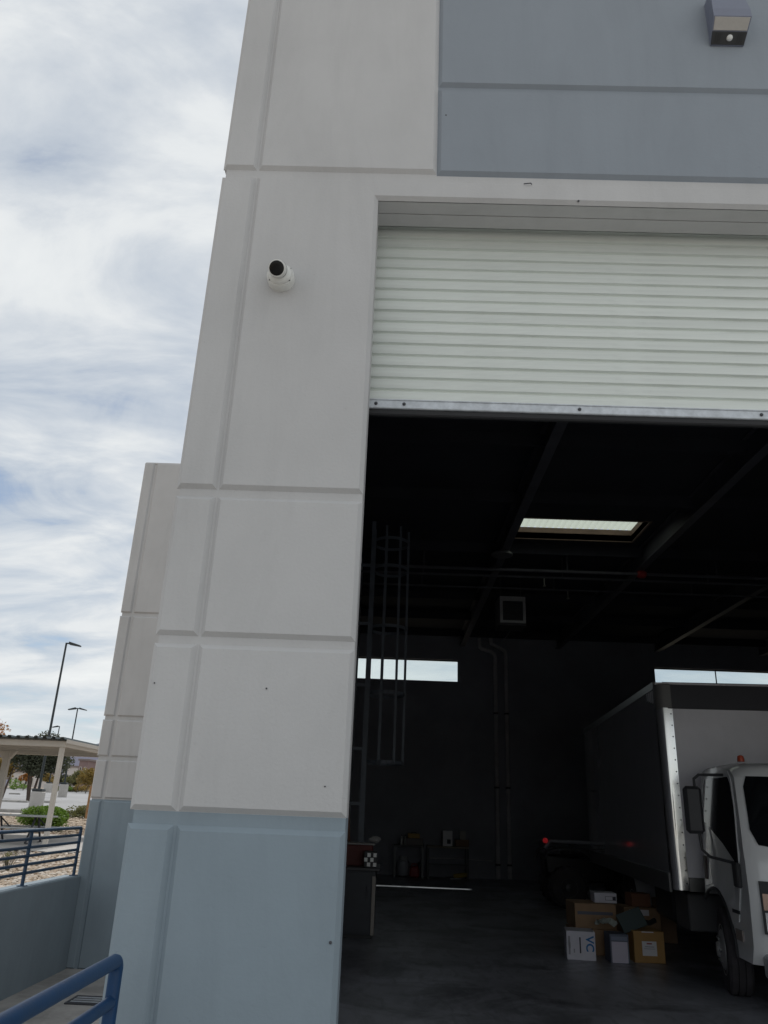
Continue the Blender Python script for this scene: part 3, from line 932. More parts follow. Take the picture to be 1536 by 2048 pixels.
# things on the stand and bench
p = PY(803, 1688, YB0 + .2)
for dx, col, lab in ((0.0, (0.62, 0.62, 0.60), 'white bottle at the left end of the tool stand beside the grey bottle'), (.09, (0.36, 0.36, 0.36), 'grey bottle on the tool stand between white bottle and crate')):
    e = empty('bottle', (p.x + dx, YB0 + .2, .74), lab, 'bottle')
    obj('bottle_body', MB().lathe([(.03, .742), (.034, .75), (.034, .88), (.014, .92), (.014, .95)], 'z', (p.x + dx, YB0 + .2, 0), 14), M('bottle_%d' % int(dx * 100), col, .4), e, smooth=True)
    obj('cap', MB().lathe([(.017, .9505), (.017, .975)], 'z', (p.x + dx, YB0 + .2, 0), 12), STEELD, e)
q0, q1 = PY(812, 1688, YB0 + .2).x, PY(846, 1688, YB0 + .2).x
carton('tool_case', ((q0 + q1) / 2, YB0 + .3, .741), (q1 - q0, .3, .16), M('case_grey', (.20, .18, .17), .6), 'grey tool case on the stand under the yellow case', cat='tool case')
p = PY(829, 1674, YB0 + .3)
e = carton('tool_case', (p.x - .02, YB0 + .3, .903), (.30, .22, .11), M('case_yellow', (0.40, 0.24, 0.02), .5), 'yellow and black tool case on top of the grey case', cat='tool case')
obj('handle', MB().tube([(-.06, 0, .111), (-.05, 0, .135), (.05, 0, .135), (.06, 0, .111)], .01, 6), BLACKP, e, local=True)
p = PY(895, 1690, YB0 + .2)
carton('charger_box', (p.x, YB0 + .25, .751), (.24, .2, .36), PAPW, 'white upright box with dark square on the workbench', labels=((.03, .11, .09, .10, INK, 'print'),))
p = PY(924, 1683, YB0 + .3)
carton('small_carton', (p.x, YB0 + .35, .751), (.34, .25, .16), CARDD, 'dark low carton at the right end of the workbench')
carton('small_carton', (p.x + .02, YB0 + .35, .912), (.15, .14, .20), M('carton_grey', (.38, .37, .35), .8), 'pale grey carton standing on the dark low carton')
# propane tank, red fuel can, yellow tool under the benches
p = PZ(806, 1752, 0); px_ = PY(806, 1740, YB0 + .3).x
e = empty('gas_cylinder', (px_, YB0 + .3, 0), 'grey propane cylinder standing under the tool stand', 'gas cylinder')
obj('tank', MB().lathe([(.10, .03), (.14, .07), (.152, .12), (.152, .30), (.13, .37), (.05, .40)], 'z', (px_, YB0 + .3, 0), 24), M('tank_grey', (.36, .38, .42), .4), e, smooth=True)
obj('foot_ring', MB().lathe([(.11, .004), (.11, .04)], 'z', (px_, YB0 + .3, 0), 20), STEELD, e)
obj('collar', MB().lathe([(.085, .385), (.085, .47), (.08, .475)], 'z', (px_, YB0 + .3, 0), 20), M('tank_collar', (.40, .41, .44), .4), e)
px_ = PY(829, 1740, YB0 + .3).x
e = empty('fuel_can', (px_, YB0 + .3, 0), 'red plastic fuel can beside the propane cylinder', 'fuel can')
obj('can_body', MB().cbox(px_ - .12, px_ + .12, YB0 + .18, YB0 + .42, .004, .26, .04), M('fuel_red', (.34, .03, .03), .5), e)
obj('handle', MB().tube([(px_ - .08, YB0 + .3, .255), (px_ - .06, YB0 + .3, .31), (px_ + .05, YB0 + .3, .31), (px_ + .07, YB0 + .3, .255)], .014, 8), MATS['fuel_red'], e, smooth=True)
obj('spout', MB().tube([(px_ + .085, YB0 + .3, .25), (px_ + .11, YB0 + .3, .36)], .018, 8), BLACKP, e, smooth=True)
px_ = PY(920, 1742, YB0 + .3).x
e = empty('power_tool', (px_, YB0 + .3, 0), 'yellow and grey power tool lying under the workbench', 'power tool')
obj('tool_body', MB().tube([(px_ - .16, YB0 + .3, .06), (px_ + .02, YB0 + .3, .09), (px_ + .18, YB0 + .32, .11)], [.05, .06, .045], 12), M('tool_yellow', (.42, .30, .04), .5), e, smooth=True)
obj('tool_base', MB().cbox(px_ - .26, px_ + .06, YB0 + .2, YB0 + .4, .004, .035, .005), M('tool_base_grey', (.34, .34, .35), .5), e)
# cable along the bottom of the wall
c0, c1 = PY(855, 1716, YB - .03), PY(985, 1722, YB - .03)
cb_ = obj('wall_cable', MB().tube([c0, c0.lerp(c1, .4) + Vector((0, 0, .02)), c1], .012, 6), PIPEM)
tag(cb_, 'thin pale cable running low along the back wall', 'cable')

# =================================================================== INSIDE: boxes on the floor
def at_floor(px, py): return PZ(px, py, 0.004)


pw = at_floor(1167, 1921)
k = (PY(1196, 1921, pw.y).x - PY(1139, 1921, pw.y).x)
w = k
e = carton('printed_carton', (pw.x, pw.y + .16, .004), (w, .32, .30), M('carton_white', (.66, .65, .72), .75, var=.04, vscale=6), 'white carton with blue sideways lettering at the front of the pile', rz=-.12)


def text_part(parent, txt, size, loc, rot_deg, mat, name='lettering'):
    cu = bpy.data.curves.new('lettering', 'FONT')
    cu.body = txt; cu.size = size; cu.extrude = 0.0006; cu.offset = .003; cu.align_x = 'LEFT'; cu.align_y = 'BOTTOM'
    tmp = bpy.data.objects.new('tmp_text', cu)
    COL.objects.link(tmp)
    dg_ = bpy.context.evaluated_depsgraph_get()
    me = bpy.data.meshes.new_from_object(tmp.evaluated_get(dg_))
    bpy.data.objects.remove(tmp, do_unlink=True)
    # text plane x-y -> x-z facing -Y, turned by rot_deg
    mt = Matrix.Translation(Vector(loc)) @ Matrix.Rotation(R_(90), 4, 'X') @ Matrix.Rotation(R_(rot_deg), 4, 'Z')
    me.transform(mt)
    me.materials.clear(); me.materials.append(mat)
    o = bpy.data.objects.new(name, me); COL.objects.link(o); o.parent = parent
    return o


text_part(e, 'VC', .125, (w / 2 - .130, -.1616, .255), -90, INKB)
for (x, z, lw, lh, m) in ((w / 2 - .175, .155, .016, .165, INK), (w / 2 - .245, .095, .014, .04, INKG), (w / 2 - .30, .150, .022, .19, INKG), (w / 2 - .33, .12, .006, .12, INKG), (-w / 2 + .035, .150, .02, .06, INKG)):
    obj('print', MB().box(x - lw / 2, x + lw / 2, -.1628, -.1606, z - lh / 2, z + lh / 2), m, e, local=True)

pb = at_floor(1301, 1927)
w = PY(1332, 1927, pb.y).x - PY(1270, 1927, pb.y).x
e = carton('labelled_carton', (pb.x, pb.y + .19, .004), (w, .36, .33), CARDO, 'orange brown carton with white label and red mark', rz=.03,
           labels=((.0, .15, .17, .15, PAPW, 'label'),))
obj('print', MB().box(-.03, .03, -.1842, -.1832, .195, .207), REDL, e, local=True)
obj('print', MB().box(-.055, .055, -.1842, -.1832, .165, .172), INKG, e, local=True)
obj('print', MB().box(-.065, .065, -.1842, -.1832, .145, .150), INKG, e, local=True)
obj('tape', MB().box(-.08, .06, -.1826, -.1806, .315, .326), PAPW, e, local=True)

pc = at_floor(1242, 1928)
w = PY(1262, 1928, pc.y).x - PY(1224, 1928, pc.y).x
DKB = M('carton_slate', (0.12, 0.14, 0.19), .6)
e = carton('document_box', (pc.x, pc.y + .14, .004), (w, .26, .30), DKB, 'slate blue box with a lavender sheet on its front', labels=((0, .115, w * .84, .215, PAPL, 'sheet'), (0, .255, w * .84, .04, M('slate_band', (.22, .25, .33), .6), 'band')))
pd = at_floor(1222, 1916)
carton('brown_carton', (pd.x - .03, pd.y + .42, .004), (.30, .34, .33), CARD, 'open brown carton behind the slate blue box', rz=-.05, flaps=True)
pe = at_floor(1190, 1908)
hb_ = PY(1190, 1858, pe.y - .1).z
e1 = carton('brown_carton', (pe.x, pe.y + .10, .004), (.55, .42, hb_ - .006), CARD, 'brown carton carrying the big carton with the dark tape')
p = PY(1190, 1858, pe.y - .05)
w = PY(1232, 1858, pe.y).x - PY(1150, 1858, pe.y).x
hh = PY(1190, 1806, pe.y).z - hb_
e2 = carton('big_carton', (p.x, pe.y + .14, hb_), (w, .48, hh), CARD, 'big brown carton with a dark tape stripe on top of the stack', rz=.02, tape=None)
obj('tape', MB().box(-w / 2 + .03, w / 2 - .04, -.2435, -.2405, hh * .56, hh * .56 + .035), M('tape_dark', (.10, .11, .15), .5), e2, local=True)
p = PY(1209, 1800, pe.y + .1)
ww = PY(1231, 1800, pe.y).x - PY(1187, 1800, pe.y).x
e3 = carton('white_carton', (p.x, pe.y + .15, hb_ + .001 + hh), (ww, .26, .115), M('carton_white', (.66, .65, .72)), 'flat white carton with black outlined mark on top of the big carton', rz=-.04)
for (x, z, lw, lh) in ((.06, .075, .13, .004), (.06, .035, .13, .004), (-.003, .055, .004, .04), (.105, .055, .04, .04)):
    obj('print', MB().box(x - lw / 2, x + lw / 2, -.1325, -.1305, z - lh / 2, z + lh / 2), INK, e3, local=True)
pf = at_floor(1290, 1895)
carton('brown_carton', (pf.x, pf.y + .25, .004), (.48, .42, .46), CARD, 'brown carton with a white strip label behind the orange brown carton', rz=.04, labels=((-.04, .40, .26, .07, PAPW, 'label'),))
p = PY(1276, 1840, pf.y + .3)
carton('small_carton', (p.x, pf.y + .25, .465), (.26, .24, .16), M('carton_redbrown', (0.26, 0.12, 0.07), .8), 'red brown carton on the carton with the strip label', rz=.10)
p = at_floor(1335, 1890)
carton('long_carton', (p.x + .12, p.y + .42, .004), (.30, .5, .55), CARDD, 'tall dark carton against the truck side', rz=-.3)
# loose things on the pile
p = PY(1211, 1868, pc.y + .35)
e = empty('crumpled_paper', (p.x, pc.y + .35, .37), 'crumpled pale paper on the open brown carton', 'paper')
mb = MB(); r2 = random.Random(9)
for i in range(6):
    for j in range(6):
        mb.v.append((p.x - .11 + .044 * i, pc.y + .18 + .05 * j, .375 + .05 * r2.random() + .03 * math.sin(i * 1.3 + j)))
for i in range(5):
    for j in range(5): mb.f.append((i * 6 + j, i * 6 + 6 + j, i * 6 + 7 + j, i * 6 + 1 + j))
obj('paper', mb, M('paper_greenish', (.46, .50, .46), .7), e)
p = PY(1268, 1866, pc.y + .2)
e = empty('tablet_case', (p.x, pc.y + .3, .34), 'dark green flat case leaning on the orange brown carton', 'case')
obj('case', MB().cbox(-.15, .15, -.012, .012, -.11, .11, .005).xf(Matrix.Translation(Vector((p.x, pc.y + .26, .43))) @ Matrix.Rotation(-.35, 4, 'Y') @ Matrix.Rotation(-.5, 4, 'X')), M('case_green', (.07, .10, .10), .5), e)
obj('strap', MB().tube([(p.x + .1, pc.y + .28, .42), (p.x + .22, pc.y + .30, .40), (p.x + .30, pc.y + .34, .43)], .03, 8), BLACKP, e, smooth=True)

# =================================================================== INSIDE: box truck
TR_ = math.atan(.0875)
trk = empty('box_truck', (4.30, 8.58, 0.004), 'white cab over box truck with polished corner post parked inside', 'truck', rz=-TR_)
tp = lambda name, mb, mat, par=None, **kw: obj(name, mb, mat, par or trk, local=True, **kw)
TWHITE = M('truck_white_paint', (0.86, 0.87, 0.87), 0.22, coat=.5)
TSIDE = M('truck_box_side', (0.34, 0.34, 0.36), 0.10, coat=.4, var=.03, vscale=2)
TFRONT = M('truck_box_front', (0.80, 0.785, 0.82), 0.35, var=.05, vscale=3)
POL = M('polished_aluminium', (0.82, 0.82, 0.80), 0.16, metal=1.0, var=.06, vscale=4)
ALU = M('brushed_aluminium', (0.22, 0.22, 0.215), 0.35, metal=.8, var=.1, vscale=6)
GLK = M('vehicle_glass_dark', (0.008, 0.009, 0.011), 0.06, spec=.6)
DKG = M('truck_dark_trim', (0.045, 0.046, 0.05), .55)
BW, BF, BR_, BZ0, BZ1 = 1.25, 0.62, 6.42, 0.98, 3.11
cpw = .10
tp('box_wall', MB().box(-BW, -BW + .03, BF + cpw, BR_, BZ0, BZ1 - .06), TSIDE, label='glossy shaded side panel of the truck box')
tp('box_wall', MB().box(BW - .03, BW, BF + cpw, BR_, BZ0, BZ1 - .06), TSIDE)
tp('box_front', MB().box(-BW + cpw + .06, BW - cpw - .06, BF + .004, BF + .03, BZ0, BZ1 - .28), TFRONT)
tp('box_roof', MB().box(-BW + .012, BW - .012, BF + .05, BR_, BZ1 - .058, BZ1 - .02), TFRONT)
tp('box_floor', MB().box(-BW + .03, BW - .03, BF + .04, BR_, BZ0 - .10, BZ0 - .002), DKG)
tp('rear_door', MB().box(-BW + .03, BW - .03, BR_ - .03, BR_ - .002, BZ0, BZ1 - .06), TFRONT)
tp('roof_rail', MB().cbox(-BW - .006, -BW + .03, BF + cpw, BR_ + .004, BZ1 - .10, BZ1, .008), ALU)
tp('roof_rail', MB().cbox(BW - .03, BW + .006, BF + cpw, BR_ + .004, BZ1 - .10, BZ1, .008), ALU)
for s_ in (-1, 1):
    x = s_ * BW
    tp('bottom_rail', MB().cbox(min(x - .012 * s_, x + .012 * s_) - .006, max(x - .012 * s_, x + .012 * s_) + .006, BF + cpw, BR_ + .004, BZ0 - .16, BZ0 + .035, .006), M('bottom_rail_grey', (.16, .16, .165), .45, metal=.3))
    # rounded polished corner post
    vs, fs = [], []
    pts = []
    for i in range(9):
        a = math.pi / 2 * i / 8
        pts.append((x - s_ * cpw + s_ * cpw * math.cos(a), BF + cpw - cpw * math.sin(a)))
    pts = [(x, BF + cpw + .02)] + pts + [(x - s_ * (cpw + .07), BF)]
    for (a, b) in pts: vs += [(a, b, BZ0 - .13), (a, b, BZ1 - .32)]
    for i in range(len(pts) - 1): fs.append((2 * i, 2 * i + 2, 2 * i + 3, 2 * i + 1) if s_ < 0 else (2 * i, 2 * i + 1, 2 * i + 3, 2 * i + 2))
    post = tp('corner_post', MB().add(vs, fs), POL, smooth=True, label='polished rounded corner post of the truck box')
    for k in range(15):
        z = BZ0 - .06 + k * (BZ1 - BZ0 - .28) / 14.4
        tp('rivet', MB().lathe([(.008, 0), (.008, -.003), (.004, -.005)], 'y', (x - s_ * (cpw + .05), BF, z), 8), DKG, post)
    # corner cap
    vs = [(a, b, z) for z in (BZ1 - .32, BZ1 - .05) for (a, b) in [(p[0] + s_ * .004, p[1] - .004) for p in pts]] + [(x - s_ * .14, BF + .16, BZ1 + .004)]
    n = len(pts)
    fs = [(i, i + 1, n + i + 1, n + i) for i in range(n - 1)] + [(n + i, n + i + 1, 2 * n) for i in range(n - 1)]
    tp('corner_cap', MB().add(vs, fs), M('corner_cap_grey', (.17, .17, .165), .5, metal=.2), smooth=True, fix=True)
# front cap under the roof edge
tp('front_cap', MB().prism_x([(BF - .004, BZ1 - .33), (BF + .03, BZ1 - .33), (BF + .20, BZ1 - .01), (BF + .16, BZ1 + .004), (BF + .03, BZ1 - .05)], -BW + .12, BW - .12), M('front_cap_dark', (.07, .07, .08), .5), fix=True)
tp('lower_front_rail', MB().cbox(-BW + .172, BW - .172, BF - .01, BF + .03, BZ0 - .14, BZ0 - .002, .005), ALU)
pz_ = BZ1 - .15
for k in range(4):
    tp('torn_decal', MB().box(-BW - .003, -BW - .0006, BF + .16 + k * .09, BF + .22 + k * .09, pz_ - .10 + .02 * k, pz_ + .045), PAPW)


# cab: side profile swept across with rounded corners
def hw(z): return 0.99 - max(0, z - 1.20) * 0.085


arch = [(.52 * math.cos(a), .40 + .52 * math.sin(a)) for a in [R_(d) for d in (62, 80, 98, 116, 134, 152, 168)]]
prof = [(.35, .86)] + [(y, z) for y, z in arch if y < .3] + [(-.56, .40), (-1.02, .40), (-1.10, .55), (-1.14, .95), (-1.13, 1.22), (-1.10, 1.30), (-1.01, 1.62), (-.89, 1.95), (-.83, 2.05), (-.70, 2.11), (-.2, 2.14), (.2, 2.14), (.31, 2.11), (.35, 2.02)]


def cabpt(y, z, t, off=0.0):
    fr = min(1, max(0, (-.25 - y) / .75))
    k = abs(t) ** 8
    x = t * (hw(z) + off)
    yy = y + .12 * k * fr - off * (1 - k) * (1 if fr > 0 else 0)
    zz = z - (.06 * k if z > 2.0 else 0)
    return (x, yy, zz)


ts = [-1, -.97, -.92, -.84, -.7, -.45, 0, .45, .7, .84, .92, .97, 1]
mb = MB(); n = len(prof)
for t in ts:
    for (y, z) in prof: mb.v.append(cabpt(y, z, t))
for i in range(len(ts) - 1):
    for k in range(n):
        k2 = (k + 1) % n
        mb.f.append((i * n + k, i * n + k2, (i + 1) * n + k2, (i + 1) * n + k))
mb.f.append(tuple(range(n))); mb.f.append(tuple((len(ts) - 1) * n + k for k in range(n)))
cabo = tp('cab', mb, TWHITE, smooth=True, fix=True)
# windscreen
wsp = [(-1.080, 1.385), (-1.045, 1.50), (-1.01, 1.62), (-.915, 1.88), (-.880, 1.975)]
tw = [-.925, -.88, -.8, -.6, -.3, 0, .3, .6, .8, .88, .925]
mb = MB()
for (y, z) in wsp:
    for t in tw:
        kx = {0: .945, 4: .965}.get(wsp.index((y, z)), 1.0)
        mb.v.append(cabpt(y, z - (.075 * (1 - t * t) if z < 1.4 else 0), t * kx, .014))
for i in range(len(wsp) - 1):
    for k in range(len(tw) - 1):
        mb.f.append((i * len(tw) + k, i * len(tw) + k + 1, (i + 1) * len(tw) + k + 1, (i + 1) * len(tw) + k))
tp('windscreen', mb, GLK, cabo, smooth=True)


def side_patch(poly, off, mat, name, par, s_=-1, th=.004):
    outer = [(s_ * (hw(z) + off), y + .12 * min(1, max(0, (-.25 - y) / .75)), z) for (y, z) in poly]
    inner = [(s_ * (hw(z) - .004), p[1], p[2]) for p, (y, z) in zip(outer, poly)]
    n = len(poly)
    fs = [tuple(range(n))] + [(i, (i + 1) % n, n + (i + 1) % n, n + i) for i in range(n)]
    return tp(name, MB().add(outer + inner, fs), mat, par, fix=True)


for s_ in (-1, 1):
    dr_ = side_patch([(.30, .93), (.05, .97), (-.18, .93), (-.36, .82), (-.50, .66), (-.74, .70), (-.90, .98), (-.95, 1.28), (-.86, 1.72), (-.76, 1.96), (-.66, 2.03), (.22, 2.03), (.30, 1.97)], .006, TWHITE, 'door', trk, s_)
    side_patch([(.20, 1.55), (.10, 1.53), (-.45, 1.36), (-.90, 1.20), (-.925, 1.32), (-.845, 1.70), (-.75, 1.91), (-.66, 1.975), (.14, 1.98), (.20, 1.92)], .012, GLK, 'side_window', dr_, s_)
    side_patch([(.26, 1.00), (.19, 1.00), (.19, 1.22), (.26, 1.22)], .014, M('door_handle_dark', (.05, .03, .03), .5), 'handle', dr_, s_)
    side_patch([(-.58, .77), (-.80, .77), (-.80, .80), (-.58, .80)], .012, DKG, 'side_slot', cabo, s_)
    side_patch([(-.62, .55), (-.84, .55), (-.84, .64), (-.62, .64)], .014, M('side_marker_lens', (.35, .30, .28), .15), 'side_marker', cabo, s_)
    # wheel arch lip
    pts = [(s_ * .995, .53 * math.cos(R_(d)), .40 + .53 * math.sin(R_(d))) for d in range(50, 181, 10)]
    tp('wheel_arch', MB().tube(pts, .018, 6), DKG, cabo, smooth=True)
    # mirrors
    mx = s_ * 1.26
    ma = tp('mirror', MB().cbox(min(mx - .085, mx + .085), max(mx - .085, mx + .085), -.56, -.47, 1.44, 1.88, .03), DKG)
    tp('mirror_arm', MB().tube([(s_ * .90, -.46, 2.00), (s_ * 1.18, -.52, 1.99), (s_ * 1.23, -.52, 1.95), (s_ * 1.23, -.52, 1.87)], .014, 8), DKG, ma, smooth=True)
    tp('mirror_arm', MB().tube([(s_ * 1.23, -.52, 1.45), (s_ * 1.22, -.53, 1.30), (s_ * 1.16, -.56, 1.24), (s_ * .985, -.78, 1.20)], .014, 8), DKG, ma, smooth=True)
    tp('mirror_foot', MB().cbox(min(s_ * .98, s_ * 1.03), max(s_ * .98, s_ * 1.03), -.86, -.74, 1.00, 1.21, .012), DKG, ma)
    # headlamp
    def fpt(t, z, off):
        y = -1.13 if z <= .95 else -1.13 + (z - .95) * .04
        return cabpt(y, z, s_ * t, off)
    def fpatch(t0, t1, z0, z1, off, mat, name, par):
        cols = [t0 + (t1 - t0) * i / 5 for i in range(6)]
        mb = MB()
        for z in (z0, z1):
            for t in cols: mb.v.append(fpt(t, z, off))
        for i in range(5): mb.f.append((i, i + 1, 7 + i, 6 + i))
        return tp(name, mb, mat, par, fix=True)
    hl = fpatch(.60, .905, .66, 1.08, .026, DKG, 'headlamp', cabo)
    fpatch(.64, .88, .68, .83, .034, M('lamp_reflector', (.75, .76, .78), .12, metal=.8), 'lamp_lens', hl)
    fpatch(.70, .885, .85, .98, .034, M('lamp_amber', (.80, .55, .42), .12, metal=.6), 'indicator', hl)
    # wheels
    def wheel(x, y, r, wd, steer=0.0):
        mt = Matrix.Translation(Vector((x, y, 0))) @ Matrix.Rotation(steer, 4, 'Z') @ Matrix.Translation(Vector((-x, -y, 0)))
        ty = tp('wheel', MB().lathe([(r * .60, -wd / 2), (r * .93, -wd / 2), (r, -wd / 2 + .025), (r, -wd * .17), (r - .012, -wd * .16), (r - .012, -wd * .13), (r, -wd * .12), (r, wd * .12), (r - .012, wd * .13), (r - .012, wd * .16), (r, wd * .17), (r, wd / 2 - .025), (r * .93, wd / 2), (r * .60, wd / 2)], 'x', (x, y, r), 40).xf(mt), M('tyre_rubber', (.065, .060, .065), .8, var=.2, vscale=9), smooth=True)
        xo = x + s_ * wd / 2
        tp('rim', MB().lathe([(r * .60, xo - s_ * .05), (r * .58, xo + s_ * .004), (r * .50, xo - s_ * .01), (r * .40, xo + s_ * .02), (r * .2, xo + s_ * .03), (r * .16, xo + s_ * .06)], 'x', (0, y, r), 30).xf(mt), M('wheel_steel', (.48, .48, .48), .4, metal=.4), ty, smooth=True, fix=True)
        for k in range(6):
            a = k * math.pi / 3
            tp('wheel_nut', MB().lathe([(.014, xo + s_ * .0), (.014, xo + s_ * .045), (.006, xo + s_ * .05)], 'x', (0, y + .115 * math.cos(a), r + .115 * math.sin(a)), 8).xf(mt), POL, ty, fix=True)
    wheel(s_ * .86, 0, .385, .215, -.17)
    wheel(s_ * .98, 3.75, .385, .205); wheel(s_ * .74, 3.75, .385, .205)
    vs, fs = [], []
    for i in range(9):
        a = R_(95 + i * 10)
        for xx in (s_ * .62, s_ * 1.10): vs.append((xx, 3.75 + .46 * math.cos(a), .385 + .46 * math.sin(a)))
    for i in range(8): fs.append((2 * i, 2 * i + 1, 2 * i + 3, 2 * i + 2))
    tp('rear_fender', MB().add(vs, fs), M('fender_pale', (.50, .51, .54), .4), smooth=True)
    tp('mud_flap', MB().box(min(s_ * .62, s_ * 1.1), max(s_ * .62, s_ * 1.1), 4.25, 4.26, .18, .86), RUBBER)
tp('marker_lamp', MB().lathe([(.035, 2.135), (.035, 2.16), (.028, 2.19), (.01, 2.20)], 'z', (-.72, -.42, 0), 14), M('lamp_orange', (.55, .09, .04), .3), cabo, smooth=True, label='orange roof marker lamp')
tp('marker_lamp', MB().lathe([(.035, 2.135), (.035, 2.16), (.028, 2.19), (.01, 2.20)], 'z', (.72, -.42, 0), 14), MATS['lamp_orange'], cabo, smooth=True)
tp('bumper', MB().cbox(-.93, .93, -1.20, -.98, .30, .50, .03), M('bumper_white', (.55, .56, .58), .25), cabo)
tp('grille', MB().cbox(-.55, .55, -1.148, -1.10, .72, .92, .008), DKG, cabo)
for s_ in (-1, 1):
    tp('chassis_rail', MB().box(s_ * .42 - .03, s_ * .42 + .03, -.9, BR_ - .1, .55, .74), DKG)
tp('battery_box', MB().cbox(-1.02, -.55, .95, 1.55, .42, .80, .015), M('battery_box_grey', (.12, .12, .125), .5))
tp('fuel_tank', MB().cbox(-1.0, -.5, 1.75, 2.7, .40, .78, .05), DKG)
tp('axle', MB().tube([(-.75, 0, .385), (.75, 0, .385)], .06, 10), DKG)
tp('axle', MB().tube([(-.7, 3.75, .385), (.7, 3.75, .385)], .08, 10), DKG)

# =================================================================== INSIDE: quad bike
qp = PY(1138, 1765, 15.5)
QX = qp.x
qd = empty('quad_bike', (QX + .6, 16.0, 0.004), 'black quad bike with red tail lamp and grey fender behind the truck', 'quad bike')
def qq(name, mb, mat, par=None, **kw): return obj(name, mb, mat, par or qd, **kw)
QB = M('quad_black_plastic', (.018, .018, .02), .4)
QG = M('quad_grey_trim', (.30, .30, .34), .35)
for x in (QX, QX + 1.28):
    for y in (15.62, 16.5):
        r, wd = .345, .27
        w_ = qq('wheel', MB().lathe([(r * .5, y - wd / 2), (r * .85, y - wd / 2), (r, y - wd / 2 + .05), (r, y + wd / 2 - .05), (r * .85, y + wd / 2), (r * .5, y + wd / 2)], 'y', (x, 0, r + .004), 28), MATS['tyre_rubber'], smooth=True, fix=True)
        sgn = -1 if y < 16 else 1
        for k in range(18):
            a = k * math.pi / 9
            c = (x + (r + .001) * math.cos(a), y, r + .004 + (r + .001) * math.sin(a))
            qq('tread_lug', MB().box(-.014, .014, -wd * .42, wd * .42, -.03, .03).xf(Matrix.Translation(Vector(c)) @ Matrix.Rotation(-a, 4, 'Y')), MATS['tyre_rubber'], w_)
        qq('rim', MB().lathe([(r * .5, y + sgn * (wd / 2 - .03)), (r * .46, y + sgn * (wd / 2 + .004)), (r * .3, y + sgn * (wd / 2 - .02)), (r * .1, y + sgn * (wd / 2 + .02))], 'y', (x, 0, r + .004), 24), M('quad_rim', (.12, .12, .125), .4, metal=.4), w_, smooth=True, fix=True)
qq('body', MB().slab([(QX - .35, .55), (QX + .3, .42), (QX + 1.0, .42), (QX + 1.55, .55), (QX + 1.62, .80), (QX + 1.35, .95), (QX + .95, .98), (QX + .7, .84), (QX + .1, .86), (QX - .38, .90)], 15.80, 16.32, .04), QB)
qq('seat', MB().cbox(QX + .0, QX + .75, 15.88, 16.24, .865, .98, .04), M('quad_seat', (.03, .03, .032), .6))
for (xa, xb) in ((QX - .44, QX + .50), (QX + .85, QX + 1.75)):
    pts = [(xa, .78), (xa + .08, .93), (xa + .3, .985), (xb - .25, .96), (xb, .80)]
    for (ya, yb) in ((15.46, 15.80), (16.32, 16.66)):
        vs = [(p[0], y, p[1] + dz) for dz in (0, .025) for y in (ya, yb) for p in pts]
        n = len(pts); fs = []
        for i in range(n - 1):
            fs += [(i, i + 1, n + i + 1, n + i), (2 * n + i, 3 * n + i, 3 * n + i + 1, 2 * n + i + 1), (i, 2 * n + i, 2 * n + i + 1, i + 1), (n + i, n + i + 1, 3 * n + i + 1, 3 * n + i)]
        qq('fender', MB().add(vs, fs), QB, fix=True)
p0, p1, p2 = PY(1090, 1696, 15.45), PY(1101, 1682, 15.45), PY(1190, 1687, 15.45)
qq('fender_trim', MB().tube([p0, p0.lerp(p1, .5), p1, p1.lerp(p2, .4), p2], .032, 8), QG, smooth=True)
for (xa, xb) in ((QX - .42, QX + .2), (QX + 1.0, QX + 1.6)):
    for y in (15.7, 16.07, 16.42):
        qq('rack_bar', MB().tube([(xa, y, 1.08), (xb, y, 1.08)], .014, 6), STEELD)
    for x in (xa, xb):
        qq('rack_bar', MB().tube([(x, 15.7, 1.08), (x, 16.42, 1.08)], .014, 6), STEELD)
    for x in (xa + .08, xb - .08):
        qq('rack_post', MB().tube([(x, 15.85, .9), (x, 15.85, 1.07)], .012, 6), STEELD)
tl = PY(1091, 1681, 15.44)
qq('tail_lamp', MB().lathe([(.045, 0.04), (.045, 0.0), (.036, -.02), (.012, -.03)], 'y', (tl.x, 15.44, tl.z), 16), M('tail_lamp_red', (.6, .02, .03), .3, emit=((1.0, .05, .06), .10)), label='glowing red tail lamp')
qq('handlebar', MB().tube([(QX + .95, 15.72, 1.16), (QX + 1.02, 15.95, 1.12), (QX + 1.02, 16.17, 1.12), (QX + .95, 16.4, 1.16)], .016, 8), STEELD, smooth=True)

# =================================================================== OUTSIDE LEFT: paving, gravel, kerbs
def strip(name, pts, mat, dz=.004):
    """paving sheet following the ground; pts = outline (x, y), split where the slope changes"""
    x0, x1 = min(p[0] for p in pts), max(p[0] for p in pts)
    y0, y1 = min(p[1] for p in pts), max(p[1] for p in pts)
    ys = [y0] + [y for y in (45,) if y0 < y < y1] + [y1]
    mb = MB()
    for y in ys: mb.v += [(x0, y, terr(y) + dz), (x1, y, terr(y) + dz)]
    for i in range(len(ys) - 1): mb.f.append((2 * i, 2 * i + 1, 2 * i + 3, 2 * i + 2))
    return struct(name, mb, mat)


